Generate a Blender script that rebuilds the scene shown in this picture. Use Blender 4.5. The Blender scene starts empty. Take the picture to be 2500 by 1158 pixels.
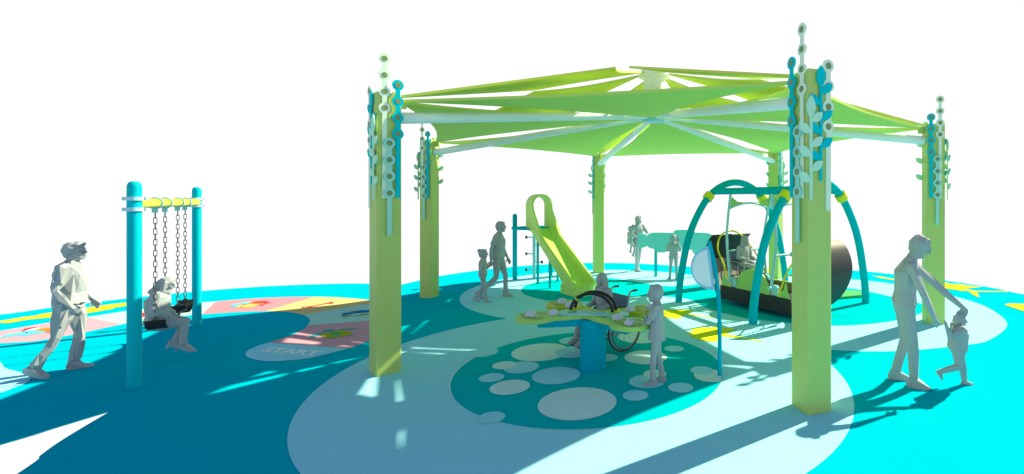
import bpy, bmesh, math, random
from mathutils import Vector as V, Matrix, Quaternion
from mathutils.geometry import tessellate_polygon
random.seed(7)
sc = bpy.context.scene
COL = sc.collection
R = math.radians
F, U0, V0, H = 1177.0, 1591.0, 486.5, 2.2      # lens / eye height recovered from the picture

def G(px, py, z=0.0):
    "point of the level z that the picture shows at (px, py)"
    k = (H - z) / (py - V0)
    return V(((px - U0) * k, F * k, z))
def P(px, py, Y):
    return V(((px - U0) * Y / F, Y, H - (py - V0) * Y / F))

# ------------------------------------------------------------------ materials
def mat(name, col, rough=0.55, var=0.06, scale=9.0, bump=0.0, spec=0.3, metal=0.0, bscale=240.0):
    m = bpy.data.materials.new(name); m.use_nodes = True
    nt = m.node_tree; N = nt.nodes; L = nt.links
    b = N['Principled BSDF']
    b.inputs['Roughness'].default_value = rough
    b.inputs['Specular IOR Level'].default_value = spec
    b.inputs['Metallic'].default_value = metal
    tc = N.new('ShaderNodeTexCoord'); no = N.new('ShaderNodeTexNoise')
    no.inputs['Scale'].default_value = scale; no.inputs['Detail'].default_value = 4
    L.new(tc.outputs['Object'], no.inputs['Vector'])
    mx = N.new('ShaderNodeMix'); mx.data_type = 'RGBA'
    mx.inputs[6].default_value = (*[c * (1 - var) for c in col], 1)
    mx.inputs[7].default_value = (*[min(1, c * (1 + var)) for c in col], 1)
    L.new(no.outputs['Fac'], mx.inputs[0]); L.new(mx.outputs[2], b.inputs['Base Color'])
    if bump:
        n2 = N.new('ShaderNodeTexNoise'); n2.inputs['Scale'].default_value = bscale
        n2.inputs['Detail'].default_value = 2
        L.new(tc.outputs['Object'], n2.inputs['Vector'])
        bp = N.new('ShaderNodeBump'); bp.inputs['Strength'].default_value = bump
        bp.inputs['Distance'].default_value = 0.004
        L.new(n2.outputs['Fac'], bp.inputs['Height']); L.new(bp.outputs['Normal'], b.inputs['Normal'])
    return m
def rubber(name, col): return mat(name, col, 0.9, 0.045, 1.3, 0.12, 0.0, 0, 160.0)
MG = dict(
 cyan=rubber('blue rubber surface', (0.0, 0.465, 0.595)),
 pale=rubber('pale rubber surface', (0.335, 0.77, 0.92)),
 teal=rubber('teal rubber surface', (0.0, 0.48, 0.55)),
 dotl=rubber('whitish rubber', (0.62, 0.86, 0.90)),
 yellow=rubber('yellow rubber', (0.76, 0.78, 0.03)),
 lpink=rubber('light pink rubber', (0.66, 0.36, 0.43)),
 pink=rubber('pink rubber', (0.76, 0.27, 0.32)),
 mint=rubber('mint rubber', (0.44, 0.80, 0.62)),
 cream=rubber('yellow cream rubber', (0.78, 0.58, 0.23)),
 sage=rubber('sage rubber', (0.44, 0.76, 0.68)),
 text=rubber('white rubber', (0.80, 0.92, 0.97)),
 red=rubber('red rubber', (0.62, 0.045, 0.07)),
 orange=rubber('orange rubber', (0.65, 0.26, 0.02)),
 sky=rubber('sky blue rubber', (0.13, 0.55, 0.68)),
 blue=rubber('strong blue rubber', (0.0, 0.22, 0.60)),
 olive=rubber('olive rubber', (0.42, 0.46, 0.04)),
 green=rubber('green rubber', (0.10, 0.42, 0.14)),
 tteal=rubber('turtle teal rubber', (0.06, 0.42, 0.42)),
 ink=rubber('dark rubber', (0.01, 0.03, 0.10)),
)
LIME = mat('lime painted steel', (0.51, 0.645, 0.17), 0.5, 0.04, 2.5, 0, 0.3)
FAB = mat('lime shade fabric', (0.58, 0.74, 0.15), 0.8, 0.05, 3.0, 0.1, 0.1, 0, 300)
TEAL = mat('teal painted steel', (0.0, 0.50, 0.60), 0.5, 0.03, 4, 0, 0.04)
TEALD = mat('deep teal painted steel', (0.0, 0.45, 0.54), 0.5, 0.03, 4, 0, 0.0)
BLUEP = mat('blue painted steel', (0.0, 0.41, 0.56), 0.5, 0.03, 4, 0, 0.0)
PALE = mat('pale blue painted steel', (0.46, 0.74, 0.84), 0.45, 0.03, 4, 0, 0.10)
RAFT = mat('white painted steel tube', (0.88, 0.92, 0.93), 0.45, 0.03, 4, 0, 0.10)
PALE2 = mat('pale teal painted steel', (0.32, 0.70, 0.74), 0.45, 0.03, 4, 0, 0.10)
RINGP = mat('pale green plastic', (0.80, 0.94, 0.75), 0.5, 0.03, 5, 0, 0.08)
RINGL = mat('light teal plastic', (0.39, 0.78, 0.66), 0.5, 0.03, 5, 0, 0.08)
RINGT = mat('deep teal plastic', (0.0, 0.58, 0.66), 0.5, 0.03, 5, 0, 0.01)
LEAFP = mat('mint plastic', (0.54, 0.87, 0.66), 0.5, 0.03, 5, 0, 0.08)
DISC = mat('olive green plastic', (0.22, 0.30, 0.12), 0.5, 0.03, 5)
YEL = mat('yellow painted steel', (0.76, 0.74, 0.01), 0.42, 0.03, 5, 0, 0.35)
TYRE = mat('grey tyre rubber', (0.075, 0.085, 0.09), 0.6, 0.1, 12, 0, 0.3)
BLACK = mat('black rubber', (0.022, 0.026, 0.028), 0.6, 0.1, 12, 0, 0.3)
DARK = mat('charcoal plastic', (0.036, 0.038, 0.040), 0.55, 0.08, 9, 0, 0.3)
STEEL = mat('chain steel', (0.10, 0.11, 0.12), 0.4, 0.1, 20, 0, 0.5, 0.5)
TUBEG = mat('grey painted tube', (0.36, 0.41, 0.44), 0.4, 0.05, 12, 0, 0.4)
CLOTHB = mat('slate nylon', (0.19, 0.26, 0.37), 0.7, 0.06, 10)
BROWN = mat('taupe plastic', (0.30, 0.22, 0.19), 0.6, 0.05, 6)
GRNP = mat('leaf green panel', (0.32, 0.60, 0.13), 0.5, 0.04, 5)
GRNT = mat('green table panel', (0.40, 0.66, 0.155), 0.5, 0.04, 5)
OLIT = mat('olive table panel', (0.48, 0.55, 0.005), 0.5, 0.04, 5)
SKYT = mat('pale aqua table panel', (0.30, 0.74, 0.84), 0.5, 0.04, 5)
WHITE = mat('frosted white plastic', (0.62, 0.66, 0.80), 0.35, 0.02, 6, 0, 0.5)
PANELT = mat('aqua activity panel', (0.20, 0.72, 0.72), 0.5, 0.04, 3)
PANELB = mat('pale blue drum skin', (0.80, 0.85, 0.92), 0.5, 0.03, 4)
RIMB = mat('sky blue rim plastic', (0.26, 0.58, 0.80), 0.5, 0.03, 4)
SLIDE = mat('lime rotomoulded plastic', (0.61, 0.84, 0.19), 0.42, 0.04, 3, 0, 0.12)
PINKD = mat('pinkish plastic', (0.55, 0.42, 0.46), 0.4, 0.03, 6)
GREY = mat('matt grey figure', (0.385, 0.42, 0.44), 0.75, 0.05, 6, 0, 0.15)
HAIRM = mat('matt grey figure hair', (0.36, 0.39, 0.42), 0.75, 0.05, 6, 0, 0.15)
RAMP = mat('green ramp rubber', (0.07, 0.42, 0.13), 0.8, 0.05, 3, 0.1, 0.1)

# ------------------------------------------------------------------ mesh builder
WO = {}
def catmull(pts, n=6, closed=False):
    pts = [V(p) for p in pts]; out = []; k = len(pts)
    rng = range(k if closed else k - 1)
    for i in rng:
        p1, p2 = pts[i], pts[(i + 1) % k]
        p0 = pts[i - 1] if (closed or i > 0) else p1 * 2 - p2
        p3 = pts[(i + 2) % k] if (closed or i + 2 < k) else p2 * 2 - p1
        for j in range(n):
            t = j / n
            out.append(0.5 * ((2 * p1) + (p2 - p0) * t + (2 * p0 - 5 * p1 + 4 * p2 - p3) * t * t + (3 * p1 - p0 - 3 * p2 + p3) * t ** 3))
    if not closed: out.append(pts[-1])
    return out

class MB:
    def __init__(s): s.v = []; s.f = []; s.m = []
    def add(s, vs, fs, m=0):
        o = len(s.v); s.v += [V(p) for p in vs]
        for f in fs: s.f.append([i + o for i in f]); s.m.append(m)
        return s
    def box(s, c, size, rz=0.0, m=0, mt=None):
        a, b, d = [q / 2 for q in size]; c = V(c); M = mt or Matrix.Rotation(rz, 3, 'Z')
        vs = [c + M @ V((x, y, z)) for z in (-d, d) for x, y in ((-a, -b), (a, -b), (a, b), (-a, b))]
        return s.add(vs, [(3, 2, 1, 0), (4, 5, 6, 7), (0, 1, 5, 4), (1, 2, 6, 5), (2, 3, 7, 6), (3, 0, 4, 7)], m)
    def tube(s, pts, r, n=10, closed=False, m=0, flat=None):
        pts = [V(p) for p in pts]; k = len(pts)
        rr = r if isinstance(r, (list, tuple)) else [r] * k
        up = None; rings = []
        for i, p in enumerate(pts):
            a = pts[i - 1] if (i > 0 or closed) else p; b = pts[(i + 1) % k] if (i < k - 1 or closed) else p
            t = (b - a).normalized()
            if up is None: up = t.orthogonal().normalized()
            else: up = (up - t * up.dot(t)).normalized()
            sd = t.cross(up)
            rings.append([p + (up * math.cos(2 * math.pi * j / n) + sd * math.sin(2 * math.pi * j / n)) * rr[i] for j in range(n)])
        vs = [q for g in rings for q in g]; fs = []
        for i in range(k if closed else k - 1):
            a, b = i * n, ((i + 1) % k) * n
            off = 0
            if closed and i == k - 1:
                off = min(range(n), key=lambda o: (rings[0][o] - rings[-1][0]).length)
            for j in range(n):
                j2 = (j + 1) % n
                fs.append((a + j, a + j2, b + (j2 + off) % n, b + (j + off) % n))
        if not closed:
            fs.append(tuple(range(n))[::-1]); fs.append(tuple((k - 1) * n + j for j in range(n)))
        return s.add(vs, fs, m)
    def lathe(s, prof, n=20, c=(0, 0, 0), axis='Z', m=0, M=None):
        c = V(c); vs = []; fs = []
        for r, z in prof:
            for j in range(n):
                a = 2 * math.pi * j / n; q = V((r * math.cos(a), r * math.sin(a), z))
                vs.append(c + (M @ q if M else q))
        k = len(prof)
        for i in range(k - 1):
            for j in range(n):
                j2 = (j + 1) % n
                fs.append((i * n + j, i * n + j2, (i + 1) * n + j2, (i + 1) * n + j))
        if prof[0][0] > 1e-5: fs.append(tuple(range(n))[::-1])
        if prof[-1][0] > 1e-5: fs.append(tuple((k - 1) * n + j for j in range(n)))
        return s.add(vs, fs, m)
    def cyl(s, p0, p1, r, n=14, m=0, r1=None):
        return s.tube([p0, p1], [r, r if r1 is None else r1], n, m=m)
    def ell(s, c, rad, n=10, k=7, M=None, m=0):
        pr = [(max(1e-6, math.sin(math.pi * i / k)), -math.cos(math.pi * i / k)) for i in range(k + 1)]
        S = Matrix.Diagonal(V(rad)); MM = (M @ S) if M else S
        return s.lathe(pr, n, c, M=MM, m=m)
    def cap(s, p0, p1, r0, r1, n=10, m=0):
        p0, p1 = V(p0), V(p1); d = p1 - p0; l = d.length
        if l < 1e-6: return s.ell(p0, (r0, r0, r0), n, m=m)
        d /= l; pts = []; rr = []
        for a in (-88, -55, -25): pts.append(p0 + d * r0 * math.sin(R(a))); rr.append(r0 * math.cos(R(a)))
        pts.append(p0); rr.append(r0); pts.append(p1); rr.append(r1)
        for a in (25, 55, 88): pts.append(p1 + d * r1 * math.sin(R(a))); rr.append(r1 * math.cos(R(a)))
        return s.tube(pts, rr, n, m=m)
    def chain(s, pts, rr, n=10):
        for i in range(len(pts) - 1): s.cap(pts[i], pts[i + 1], rr[i], rr[i + 1], n)
        return s
    def prism(s, outer, z0, z1, holes=(), fn=None, m=0, sides=True):
        fn = fn or (lambda x, y, z: V((x, y, z)))
        loops = [[V((p[0], p[1], 0)) for p in outer]] + [[V((p[0], p[1], 0)) for p in h] for h in holes]
        flat = [p for l in loops for p in l]; tris = tessellate_polygon(loops); n = len(flat)
        def ori(t):
            a, b, c = [flat[i] for i in t]
            return t if (b - a).cross(c - a).z > 0 else (t[0], t[2], t[1])
        tris = [ori(t) for t in tris]
        top = [fn(p.x, p.y, z1) for p in flat]
        if z0 is None: return s.add(top, tris, m)
        bot = [fn(p.x, p.y, z0) for p in flat]
        fs = [tuple(i + n for i in t) for t in tris] + [tuple(reversed(t)) for t in tris]
        o = 0
        for li, l in enumerate(loops):
            k = len(l); A = sum(l[i].x * l[(i + 1) % k].y - l[(i + 1) % k].x * l[i].y for i in range(k))
            for i in range(k):
                a, b = o + i, o + (i + 1) % k
                q = (a, b, b + n, a + n)
                if (A < 0) != (li > 0): q = q[::-1]
                fs.append(q)
            o += k
        return s.add(bot + top, fs, m)
    def xf(s, M):
        s.v = [M @ p for p in s.v]; return s
    def build(s, name, mats, parent=None, smooth=35, center=True, **tags):
        me = bpy.data.meshes.new(name)
        if not isinstance(mats, (list, tuple)): mats = [mats]
        pw = WO.get(parent, V((0, 0, 0))) if parent else V((0, 0, 0))
        lo = V([min(p[i] for p in s.v) for i in range(3)]); hi = V([max(p[i] for p in s.v) for i in range(3)])
        c = (lo + hi) / 2 if center else V((0, 0, 0))
        if center and not parent: c.z = lo.z
        me.from_pydata([p - c for p in s.v], [], s.f)
        for mm in mats: me.materials.append(mm)
        if len(mats) > 1: me.polygons.foreach_set('material_index', s.m)
        me.update()
        if smooth:
            me.polygons.foreach_set('use_smooth', [True] * len(me.polygons)); me.set_sharp_from_angle(angle=R(smooth))
        o = bpy.data.objects.new(name, me); COL.objects.link(o)
        if parent: o.parent = parent
        o.location = c - pw; WO[o] = c
        for k, v in tags.items(): o[k] = v
        return o

def thing(name, label, cat, loc=(0, 0, 0), group=None):
    o = bpy.data.objects.new(name, None); COL.objects.link(o)
    o.empty_display_size = 0.2; o.location = loc; WO[o] = V(loc)
    o['label'] = label; o['category'] = cat
    if group: o['group'] = group
    return o
def copy_tree(o, parent=None):
    c = o.copy(); COL.objects.link(c)
    if parent: c.parent = parent
    for ch in list(o.children): copy_tree(ch, c)
    return c
def circ(cx, cy, r, n=64, ry=None, a0=0, a1=360):
    ry = r if ry is None else ry
    full = abs(a1 - a0) >= 360
    return [(cx + r * math.cos(R(a0 + (a1 - a0) * i / (n if full else n - 1))), cy + ry * math.sin(R(a0 + (a1 - a0) * i / (n if full else n - 1)))) for i in range(n)]

# ------------------------------------------------------------------ camera, sun, sky
cam = bpy.data.cameras.new('camera'); co = bpy.data.objects.new('camera', cam); COL.objects.link(co)
co.location = (0, 0, H); co.rotation_euler = (R(90), 0, 0)
cam.sensor_width = 36; cam.lens = 36 * F / 2500
cam.shift_x = -(U0 - 1250) / 2500; cam.shift_y = -(579 - V0) / 2500
cam.clip_end = 500; sc.camera = co
SUN_EL = R(39.2); sd = V((0.822 * math.cos(SUN_EL), 0.569 * math.cos(SUN_EL), math.sin(SUN_EL)))
sl = bpy.data.lights.new('sun', 'SUN'); sl.energy = 4.5; sl.angle = R(0.6); sl.color = (1.0, 0.93, 0.65)
so = bpy.data.objects.new('sun', sl); COL.objects.link(so); so.location = (8, 6, 12)
so.rotation_euler = (-sd).to_track_quat('-Z', 'Y').to_euler()
w = bpy.data.worlds.new('World'); sc.world = w; w.use_nodes = True
nt = w.node_tree; N = nt.nodes; L = nt.links; bg = N['Background']
sky = N.new('ShaderNodeTexSky'); sky.sky_type = 'NISHITA'; sky.sun_disc = False
sky.sun_elevation = SUN_EL; sky.sun_rotation = math.atan2(0.822, 0.569); sky.ozone_density = 6.0; sky.dust_density = 0.2; sky.air_density = 1.0
tc = N.new('ShaderNodeTexCoord'); sx = N.new('ShaderNodeSeparateXYZ'); L.new(tc.outputs['Generated'], sx.inputs[0])
mr = N.new('ShaderNodeMapRange'); mr.interpolation_type = 'SMOOTHSTEP'
mr.inputs['From Min'].default_value = 0.385; mr.inputs['From Max'].default_value = 0.50
mr.inputs['To Min'].default_value = 1.0; mr.inputs['To Max'].default_value = 0.0
L.new(sx.outputs['Z'], mr.inputs['Value'])
# white haze, full ahead of the viewer, thinner behind; shaped for the fill light
def mth(op, a, b=None):
    n = N.new('ShaderNodeMath'); n.operation = op
    for i, q in enumerate((a, b)):
        if q is None: continue
        if isinstance(q, (int, float)): n.inputs[i].default_value = q
        else: L.new(q, n.inputs[i])
    return n.outputs[0]
hyp = mth('SQRT', mth('ADD', mth('MULTIPLY', sx.outputs['X'], sx.outputs['X']), mth('MULTIPLY', sx.outputs['Y'], sx.outputs['Y'])))
az = N.new('ShaderNodeMapRange'); az.interpolation_type = 'SMOOTHSTEP'
az.inputs['From Min'].default_value = 0.10; az.inputs['From Max'].default_value = 0.52; az.inputs['To Min'].default_value = 0.6
L.new(mth('DIVIDE', sx.outputs['Y'], mth('MAXIMUM', hyp, 0.001)), az.inputs['Value'])
hz = mth('MULTIPLY', mr.outputs['Result'], az.outputs['Result'])
mx = N.new('ShaderNodeMix'); mx.data_type = 'RGBA'
L.new(hz, mx.inputs[0]); L.new(sky.outputs['Color'], mx.inputs[6])
SKYS = 0.06
mx.inputs[7].default_value = (0.54 / SKYS, 0.54 / SKYS, 0.55 / SKYS, 1)       # added white haze, from below the horizon to low sky, whitens the backdrop
L.new(mx.outputs[2], bg.inputs['Color']); bg.inputs['Strength'].default_value = SKYS
sc.view_settings.view_transform = 'Standard'; sc.view_settings.look = 'None'
sc.view_settings.gamma = 1; sc.view_settings.exposure = 1.0
sc.cycles.max_bounces = 8; sc.cycles.diffuse_bounces = 5

# ------------------------------------------------------------------ ground and its painted rubber
def gp(l, z=0.0): return [G(x, y, z) for x, y in l]
def sheet(name, polys, mats, z, smooth=None, **kw):
    b = MB()
    for i, (poly, m) in enumerate(polys): b.prism(poly, None, z + 0.0004 * (i % 9), m=m)
    return b.build(name, mats, smooth=None, kind='structure', **kw)
back = gp([(0, 768), (127, 751), (310, 728.7), (490, 710.9), (620, 701), (725, 695.7), (849, 692.4), (910, 693)])
back2 = gp([(982.8, 694.6), (1024, 684.5), (1070, 674.5), (1172, 659.6), (1280, 649), (1407, 642.8), (1509, 642.3), (1603, 646), (1683, 651.2), (1800, 653.5), (1950, 656), (2084, 660.7), (2179, 669.4), (2307, 685), (2422, 702.6), (2500, 718.8)])
right = [V(p) for p in ((9.35, 9.6, 0), (9.0, 7.6, 0), (7.2, 6.0, 0), (5.4, 5.5, 0))]
tip = G(2493, 972)
front = [V(p) for p in ((5.3, 4.9, 0), (6.2, 3.6, 0), (5.8, 1.6, 0), (4.0, -0.6, 0), (0.5, -1.6, 0), (-2.6, -0.4, 0), (-4.3, 2.0, 0))]
fr2 = gp([(40, 1158), (99, 1111.5), (142, 1080.5), (206, 1041), (272.5, 1002)])
fr3 = gp([(272.5, 1002), (140, 1042), (0, 1084.6)]) + [V(p) for p in ((-6.4, 3.1, 0), (-8.2, 1.7, 0), (-11, 1.6, 0), (-13.6, 3.6, 0), (-14.4, 6.2, 0), (-13.6, 8.4, 0))]
outline = catmull(back2 + right + [tip], 8) + catmull([tip] + front + fr2, 8)[1:] + catmull(fr3 + back, 8)[1:]
gb = MB(); gb.prism(outline, -0.012, 0.0)
gb.build('ground', [MG['cyan']], smooth=None, kind='structure')

slide_pale = circ(-1.22, 11.75, 3.22, 90)
big_pale = circ(-0.79, 6.3, 3.17, 120)
swing_pale = catmull([(x, y, 0) for x, y in ((2.0, 7.3), (2.6, 7.03), (3.56, 6.97), (4.78, 7.28), (5.33, 7.57), (6.21, 8.42), (6.67, 9.33), (6.87, 10.2), (6.75, 11.4), (6.25, 12.5), (5.5, 13.2), (4.2, 13.7), (2.4, 13.6), (0.9, 13.3), (0.2, 12.2), (0.1, 10.4), (0.6, 9.0), (1.2, 8.0))], 6, True)
left_pale = catmull(gp([(-60, 870), (-10, 878), (4, 888), (14, 900), (50, 910), (74, 922), (66, 934), (40, 945), (0, 960), (-60, 975), (-120, 940), (-130, 900)]), 5, True)
sheet('path', [(slide_pale, 0), (big_pale, 0), (swing_pale, 0), (left_pale, 0)], [MG['pale']], 0.002)
teal_px = [(1272, 710), (1276, 716), (1285, 721), (1318, 730.7), (1361, 736), (1438, 736), (1485, 731), (1532, 726), (1560, 724), (1620, 724.6), (1647, 727), (1680, 731), (1701, 739.5), (1713, 746.7), (1736, 756), (1767, 765), (1798, 772.6), (1827, 779), (1850, 782), (1931, 790), (2000, 795.5), (2080, 795), (2140, 790), (2193, 782), (2245, 767), (2260, 752), (2240, 739), (2177, 725.4), (2122, 712.6), (2080, 705), (2000, 697), (1900, 690.5), (1800, 688), (1730, 690), (1705, 694), (1687, 697), (1646, 699.5), (1610, 698), (1584, 694), (1527, 684), (1485, 679), (1444, 679.3), (1380, 681.5), (1326, 686.6), (1286, 697), (1276, 703)]
teal_big = catmull(gp(teal_px), 4, True)
teal_tab = circ(-0.79, 6.3, 1.70, 110)
sheet('play_circle', [(teal_big, 0), (teal_tab, 0)], [MG['teal']], 0.0045)
dots = [(1320, 860, 69, 1), (1402, 860.5, 45, 0), (1273, 898, 42, 0), (1231, 893, 28, 1), (1200, 923.6, 30, 0), (1245, 946.7, 47.5, 1), (1358, 918, 58, 0), (1410, 985, 95, 1), (1396, 833, 31, 0), (1566, 822, 58, 1), (1576.5, 873, 52, 1), (1645.5, 852.5, 24, 0), (1579.5, 932.5, 44, 0), (1599, 914.7, 28, 1), (1551.5, 967, 32, 0), (1662, 948, 31, 0), (1736, 919, 42, 1), (1713, 906, 28, 0), (1178, 861, 37, 0), (1199, 1021, 33, 0), (1480, 874.5, 28, 0)]
dl = []
for cx, cy, rx, k in dots:
    c = G(cx, cy); r = rx * H / (cy - V0); pts = circ(c.x, c.y, r, 48)
    q = []
    for x, y in pts:                       # the spots stay on their circle, except the two pale bites in its rim
        d = V((x + 0.79, y - 6.3, 0))
        if d.length > 1.695 and cx > 1300: d *= 1.695 / d.length
        q.append((d.x - 0.79, d.y + 6.3))
    dl.append((q, k))
edge = [(-0.79 + r_ * math.cos(R(a)), 6.3 + r_ * math.sin(R(a))) for r_, rng in ((1.701, range(158, 216, 3)), (1.713, range(213, 158, -3))) for a in rng]
dl.append((edge, 2))
sheet('painted_spots', dl, [MG['pale'], MG['dotl'], MG['text']], 0.006)
def zx(l, ox, oy, s): return [(ox + x / s, oy + y / s) for x, y in l]
leaves = [
 zx([(-40, 418), (0, 404), (200, 370), (350, 350), (380, 340), (500, 321), (780, 285), (1050, 245), (1196, 230), (1300, 232), (1330, 240), (1290, 252), (1196, 262), (1085, 275), (1060, 290), (860, 325), (780, 330), (510, 368), (260, 392), (180, 406), (90, 422), (20, 432), (110, 411), (-20, 425)], 0, 680, 3.86),
 zx([(150, 590), (240, 575), (320, 570), (420, 560), (600, 568), (655, 580), (600, 595), (560, 602), (580, 608), (910, 659), (905, 665), (560, 624), (490, 640), (505, 660), (470, 675), (315, 658), (210, 640), (235, 622)], 1560, 640, 4.826),
 zx([(540, 823), (600, 829), (645, 837), (605, 790), (640, 785), (740, 775), (900, 771), (1100, 785), (1145, 807), (1030, 835), (1035, 853), (1485, 939), (1480, 945), (1000, 880), (975, 886), (925, 940), (860, 948), (720, 925), (630, 890), (595, 850)], 1560, 640, 4.826),
 zx([(230, 161), (360, 178), (490, 202), (700, 215), (900, 228), (1095, 243), (1140, 249), (1130, 257), (1280, 267), (1440, 289), (1535, 296), (1420, 308), (1280, 313), (1410, 327), (1340, 333), (1470, 344), (1840, 349), (1838, 356), (1470, 356), (1500, 410), (1490, 418), (1440, 395), (1360, 341), (1300, 345), (1230, 332), (1095, 312), (820, 285), (600, 245), (490, 215), (360, 196)], 2080, 640, 4.824),
 zx([(1795, 505), (1850, 491), (2026, 496), (2200, 520), (2340, 570), (2200, 600), (2026, 583), (1960, 562), (1880, 535)], 2080, 640, 4.824),
 [(1835, 655), (1880, 656.5), (1925, 660), (1900, 666), (1880, 664.5), (1895, 668), (1860, 667), (1840, 662)],
]
sheet('painted_leaves', [(gp(l), 0) for l in leaves], [MG['yellow']], 0.0065)
def run(l): return catmull(gp(l), 5)
segs = [
 (run([(-170, 842), (-60, 820), (0, 808.8), (129.5, 786.7), (212.5, 774.6)]) + run([(298, 792), (197, 813.4), (114, 829), (65, 835), (0, 838), (-60, 838), (-150, 846)]), 0),
 (run([(212.5, 774.6), (310, 759.8), (345.6, 755), (420, 747), (490.7, 738.8), (526, 736.7)]) + run([(492.8, 767.8), (422, 774), (345.6, 785.4), (298, 792)]), 1),
 (run([(526, 736.7), (620, 729.4), (700, 726), (768, 725)]) + run([(647, 760.4), (586, 762), (492.8, 767.8)]), 2),
 (run([(768, 725), (828, 726.8), (894, 732), (925, 737.5)]) + run([(740, 769), (707, 763), (672.7, 760.4), (647, 760.4)]), 3),
 (run([(925, 737.5), (955, 750), (972, 764), (974, 778)]) + run([(750, 795.5), (757, 784.6), (752, 776), (740, 769)]), 4),
 (run([(974, 778), (962, 798), (930, 820), (904, 832), (850.6, 852)]) + run([(655.4, 837.3), (707, 821), (742, 803.6), (750, 795.5)]), 0),
 (run([(850.6, 852), (759, 874.4), (700, 881), (655.4, 883), (620, 878), (603, 872), (599, 865), (603, 858), (610.5, 853.7), (630, 845), (655.4, 837.3)]), 5)]
sheet('painted_track', segs, [MG[k] for k in ('lpink', 'mint', 'pink', 'cream', 'sage', 'pale')], 0.002)
# animals painted on the track
def zz(l): return zx(l, 500, 700, 5.79)
def z1(l): return zx(l, 0, 680, 3.86)
AM = ['sky', 'red', 'dotl', 'orange', 'yellow', 'cream', 'blue', 'olive', 'green', 'tteal', 'ink']
ai = {k: i for i, k in enumerate(AM)}
an = [
 (z1([(-10, 565), (0, 558), (60, 530), (200, 510), (240, 496), (330, 494), (460, 508), (330, 528), (240, 545), (120, 567), (230, 537), (130, 546), (0, 566)]), 'sky'),
 (z1([(205, 503), (210, 492), (240, 475), (300, 465), (352, 461), (300, 476), (262, 486), (232, 502)]), 'red'),
 (z1([(240, 496), (300, 478), (372, 469), (360, 482), (322, 493)]), 'dotl'),
 (z1([(310, 492), (430, 470), (500, 463), (520, 490), (490, 506), (430, 503)]), 'orange'),
 (z1([(425, 492), (500, 482), (500, 488), (430, 496)]), 'red'), (z1([(435, 518), (500, 508), (500, 514), (440, 520)]), 'red'),
 (z1([(240, 512), (255, 510), (268, 514), (250, 518)]), 'ink'),
 (zz([(335, 272), (380, 262), (480, 240), (580, 222), (680, 218), (640, 236), (590, 252), (480, 268), (450, 290), (335, 290), (345, 282), (430, 272)]), 'sky'),
 (zz([(640, 236), (700, 218), (860, 206), (905, 217), (850, 230), (970, 229), (850, 249), (842, 238)]), 'red'),
 (zz([(590, 252), (640, 236), (845, 236), (830, 250), (780, 256)]), 'orange'),
 (zz([(470, 269), (490, 258), (610, 252), (560, 270)]), 'red'),
 (zz([(560, 268), (610, 253), (780, 256), (760, 265)]), 'cream'),
 (zz([(425, 293), (480, 275), (560, 270), (720, 270), (690, 286), (560, 292)]), 'yellow'),
 (zz([(495, 293), (565, 293), (550, 299), (510, 299)]), 'red'), (zz([(758, 265), (850, 256), (842, 270), (800, 276)]), 'red'),
 (zz([(520, 245), (545, 238), (562, 242), (540, 250)]), 'ink'),
 (zz([(1365, 305), (1375, 292), (1440, 286), (1560, 272), (1620, 258), (1720, 236), (1800, 220), (1835, 229), (1795, 250), (1740, 245), (1650, 262), (1560, 284), (1500, 296), (1420, 306)]), 'red'),
 (zz([(1390, 299), (1440, 292), (1470, 291), (1430, 301)]), 'cream'), (zz([(1540, 272), (1640, 250), (1700, 240), (1620, 252)]), 'yellow'),
 (zz([(1935, 395), (2000, 375), (2200, 340), (2340, 336), (2480, 338), (2400, 360), (2100, 385), (1940, 420)]), 'blue'),
 (zz([(2030, 350), (2180, 336), (2330, 333), (2200, 341), (2075, 366)]), 'olive'), (zz([(1935, 396), (1960, 372), (1995, 366), (1990, 377)]), 'olive'),
 (zz([(1935, 420), (2120, 400), (2040, 428), (1960, 443)]), 'olive'), (zz([(2090, 430), (2240, 385), (2400, 388), (2240, 406)]), 'olive'),
 (zz([(2120, 362), (2140, 357), (2160, 360), (2140, 367)]), 'ink'),
 (zz([(1620, 692), (1780, 640), (1960, 617), (2100, 664), (2060, 690), (1960, 716), (1720, 739)]), 'olive'),
 (zz([(1755, 670), (1820, 650), (1910, 652), (1945, 672), (1880, 700), (1790, 699)]), 'green'),
 (zz([(1760, 645), (1840, 630), (1930, 624), (1900, 650), (1820, 650)]), 'tteal'), (zz([(1940, 660), (2050, 643), (2075, 664), (1960, 676)]), 'tteal'),
 (zz([(1635, 690), (1750, 674), (1780, 694), (1665, 708)]), 'tteal'), (zz([(1765, 715), (1890, 698), (1930, 704), (1880, 722), (1760, 736)]), 'tteal'),
 (zz([(1672, 632), (1690, 612), (1760, 606), (1830, 611), (1836, 626), (1770, 640), (1690, 650)]), 'tteal'),
 (zz([(1880, 622), (1920, 604), (2090, 592), (2172, 603), (2050, 613), (1960, 617)]), 'tteal'),
 (zz([(1475, 733), (1490, 705), (1620, 657), (1710, 657), (1630, 690), (1500, 731)]), 'tteal'),
 (zz([(1770, 738), (1890, 728), (1815, 748)]), 'tteal'), (zz([(2040, 694), (2098, 680), (2092, 694)]), 'tteal'),
 ([(338, 769), (352, 763), (366, 765), (372, 758), (396, 755), (412, 757), (421, 754), (417, 760), (424, 763), (414, 768), (396, 770), (384, 775), (366, 772), (350, 775), (345, 771)], 'red'),
]
sheet('painted_animals', [(gp(p), ai[k]) for p, k in an], [MG[k] for k in AM], 0.0060)
cu = bpy.data.curves.new('lettering', 'FONT'); cu.body = 'START'; cu.size = 1.0; cu.offset = 0.045; cu.resolution_u = 6
to = bpy.data.objects.new('lettering', cu); COL.objects.link(to)
dg = bpy.context.evaluated_depsgraph_get(); tme = bpy.data.meshes.new_from_object(to.evaluated_get(dg))
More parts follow.
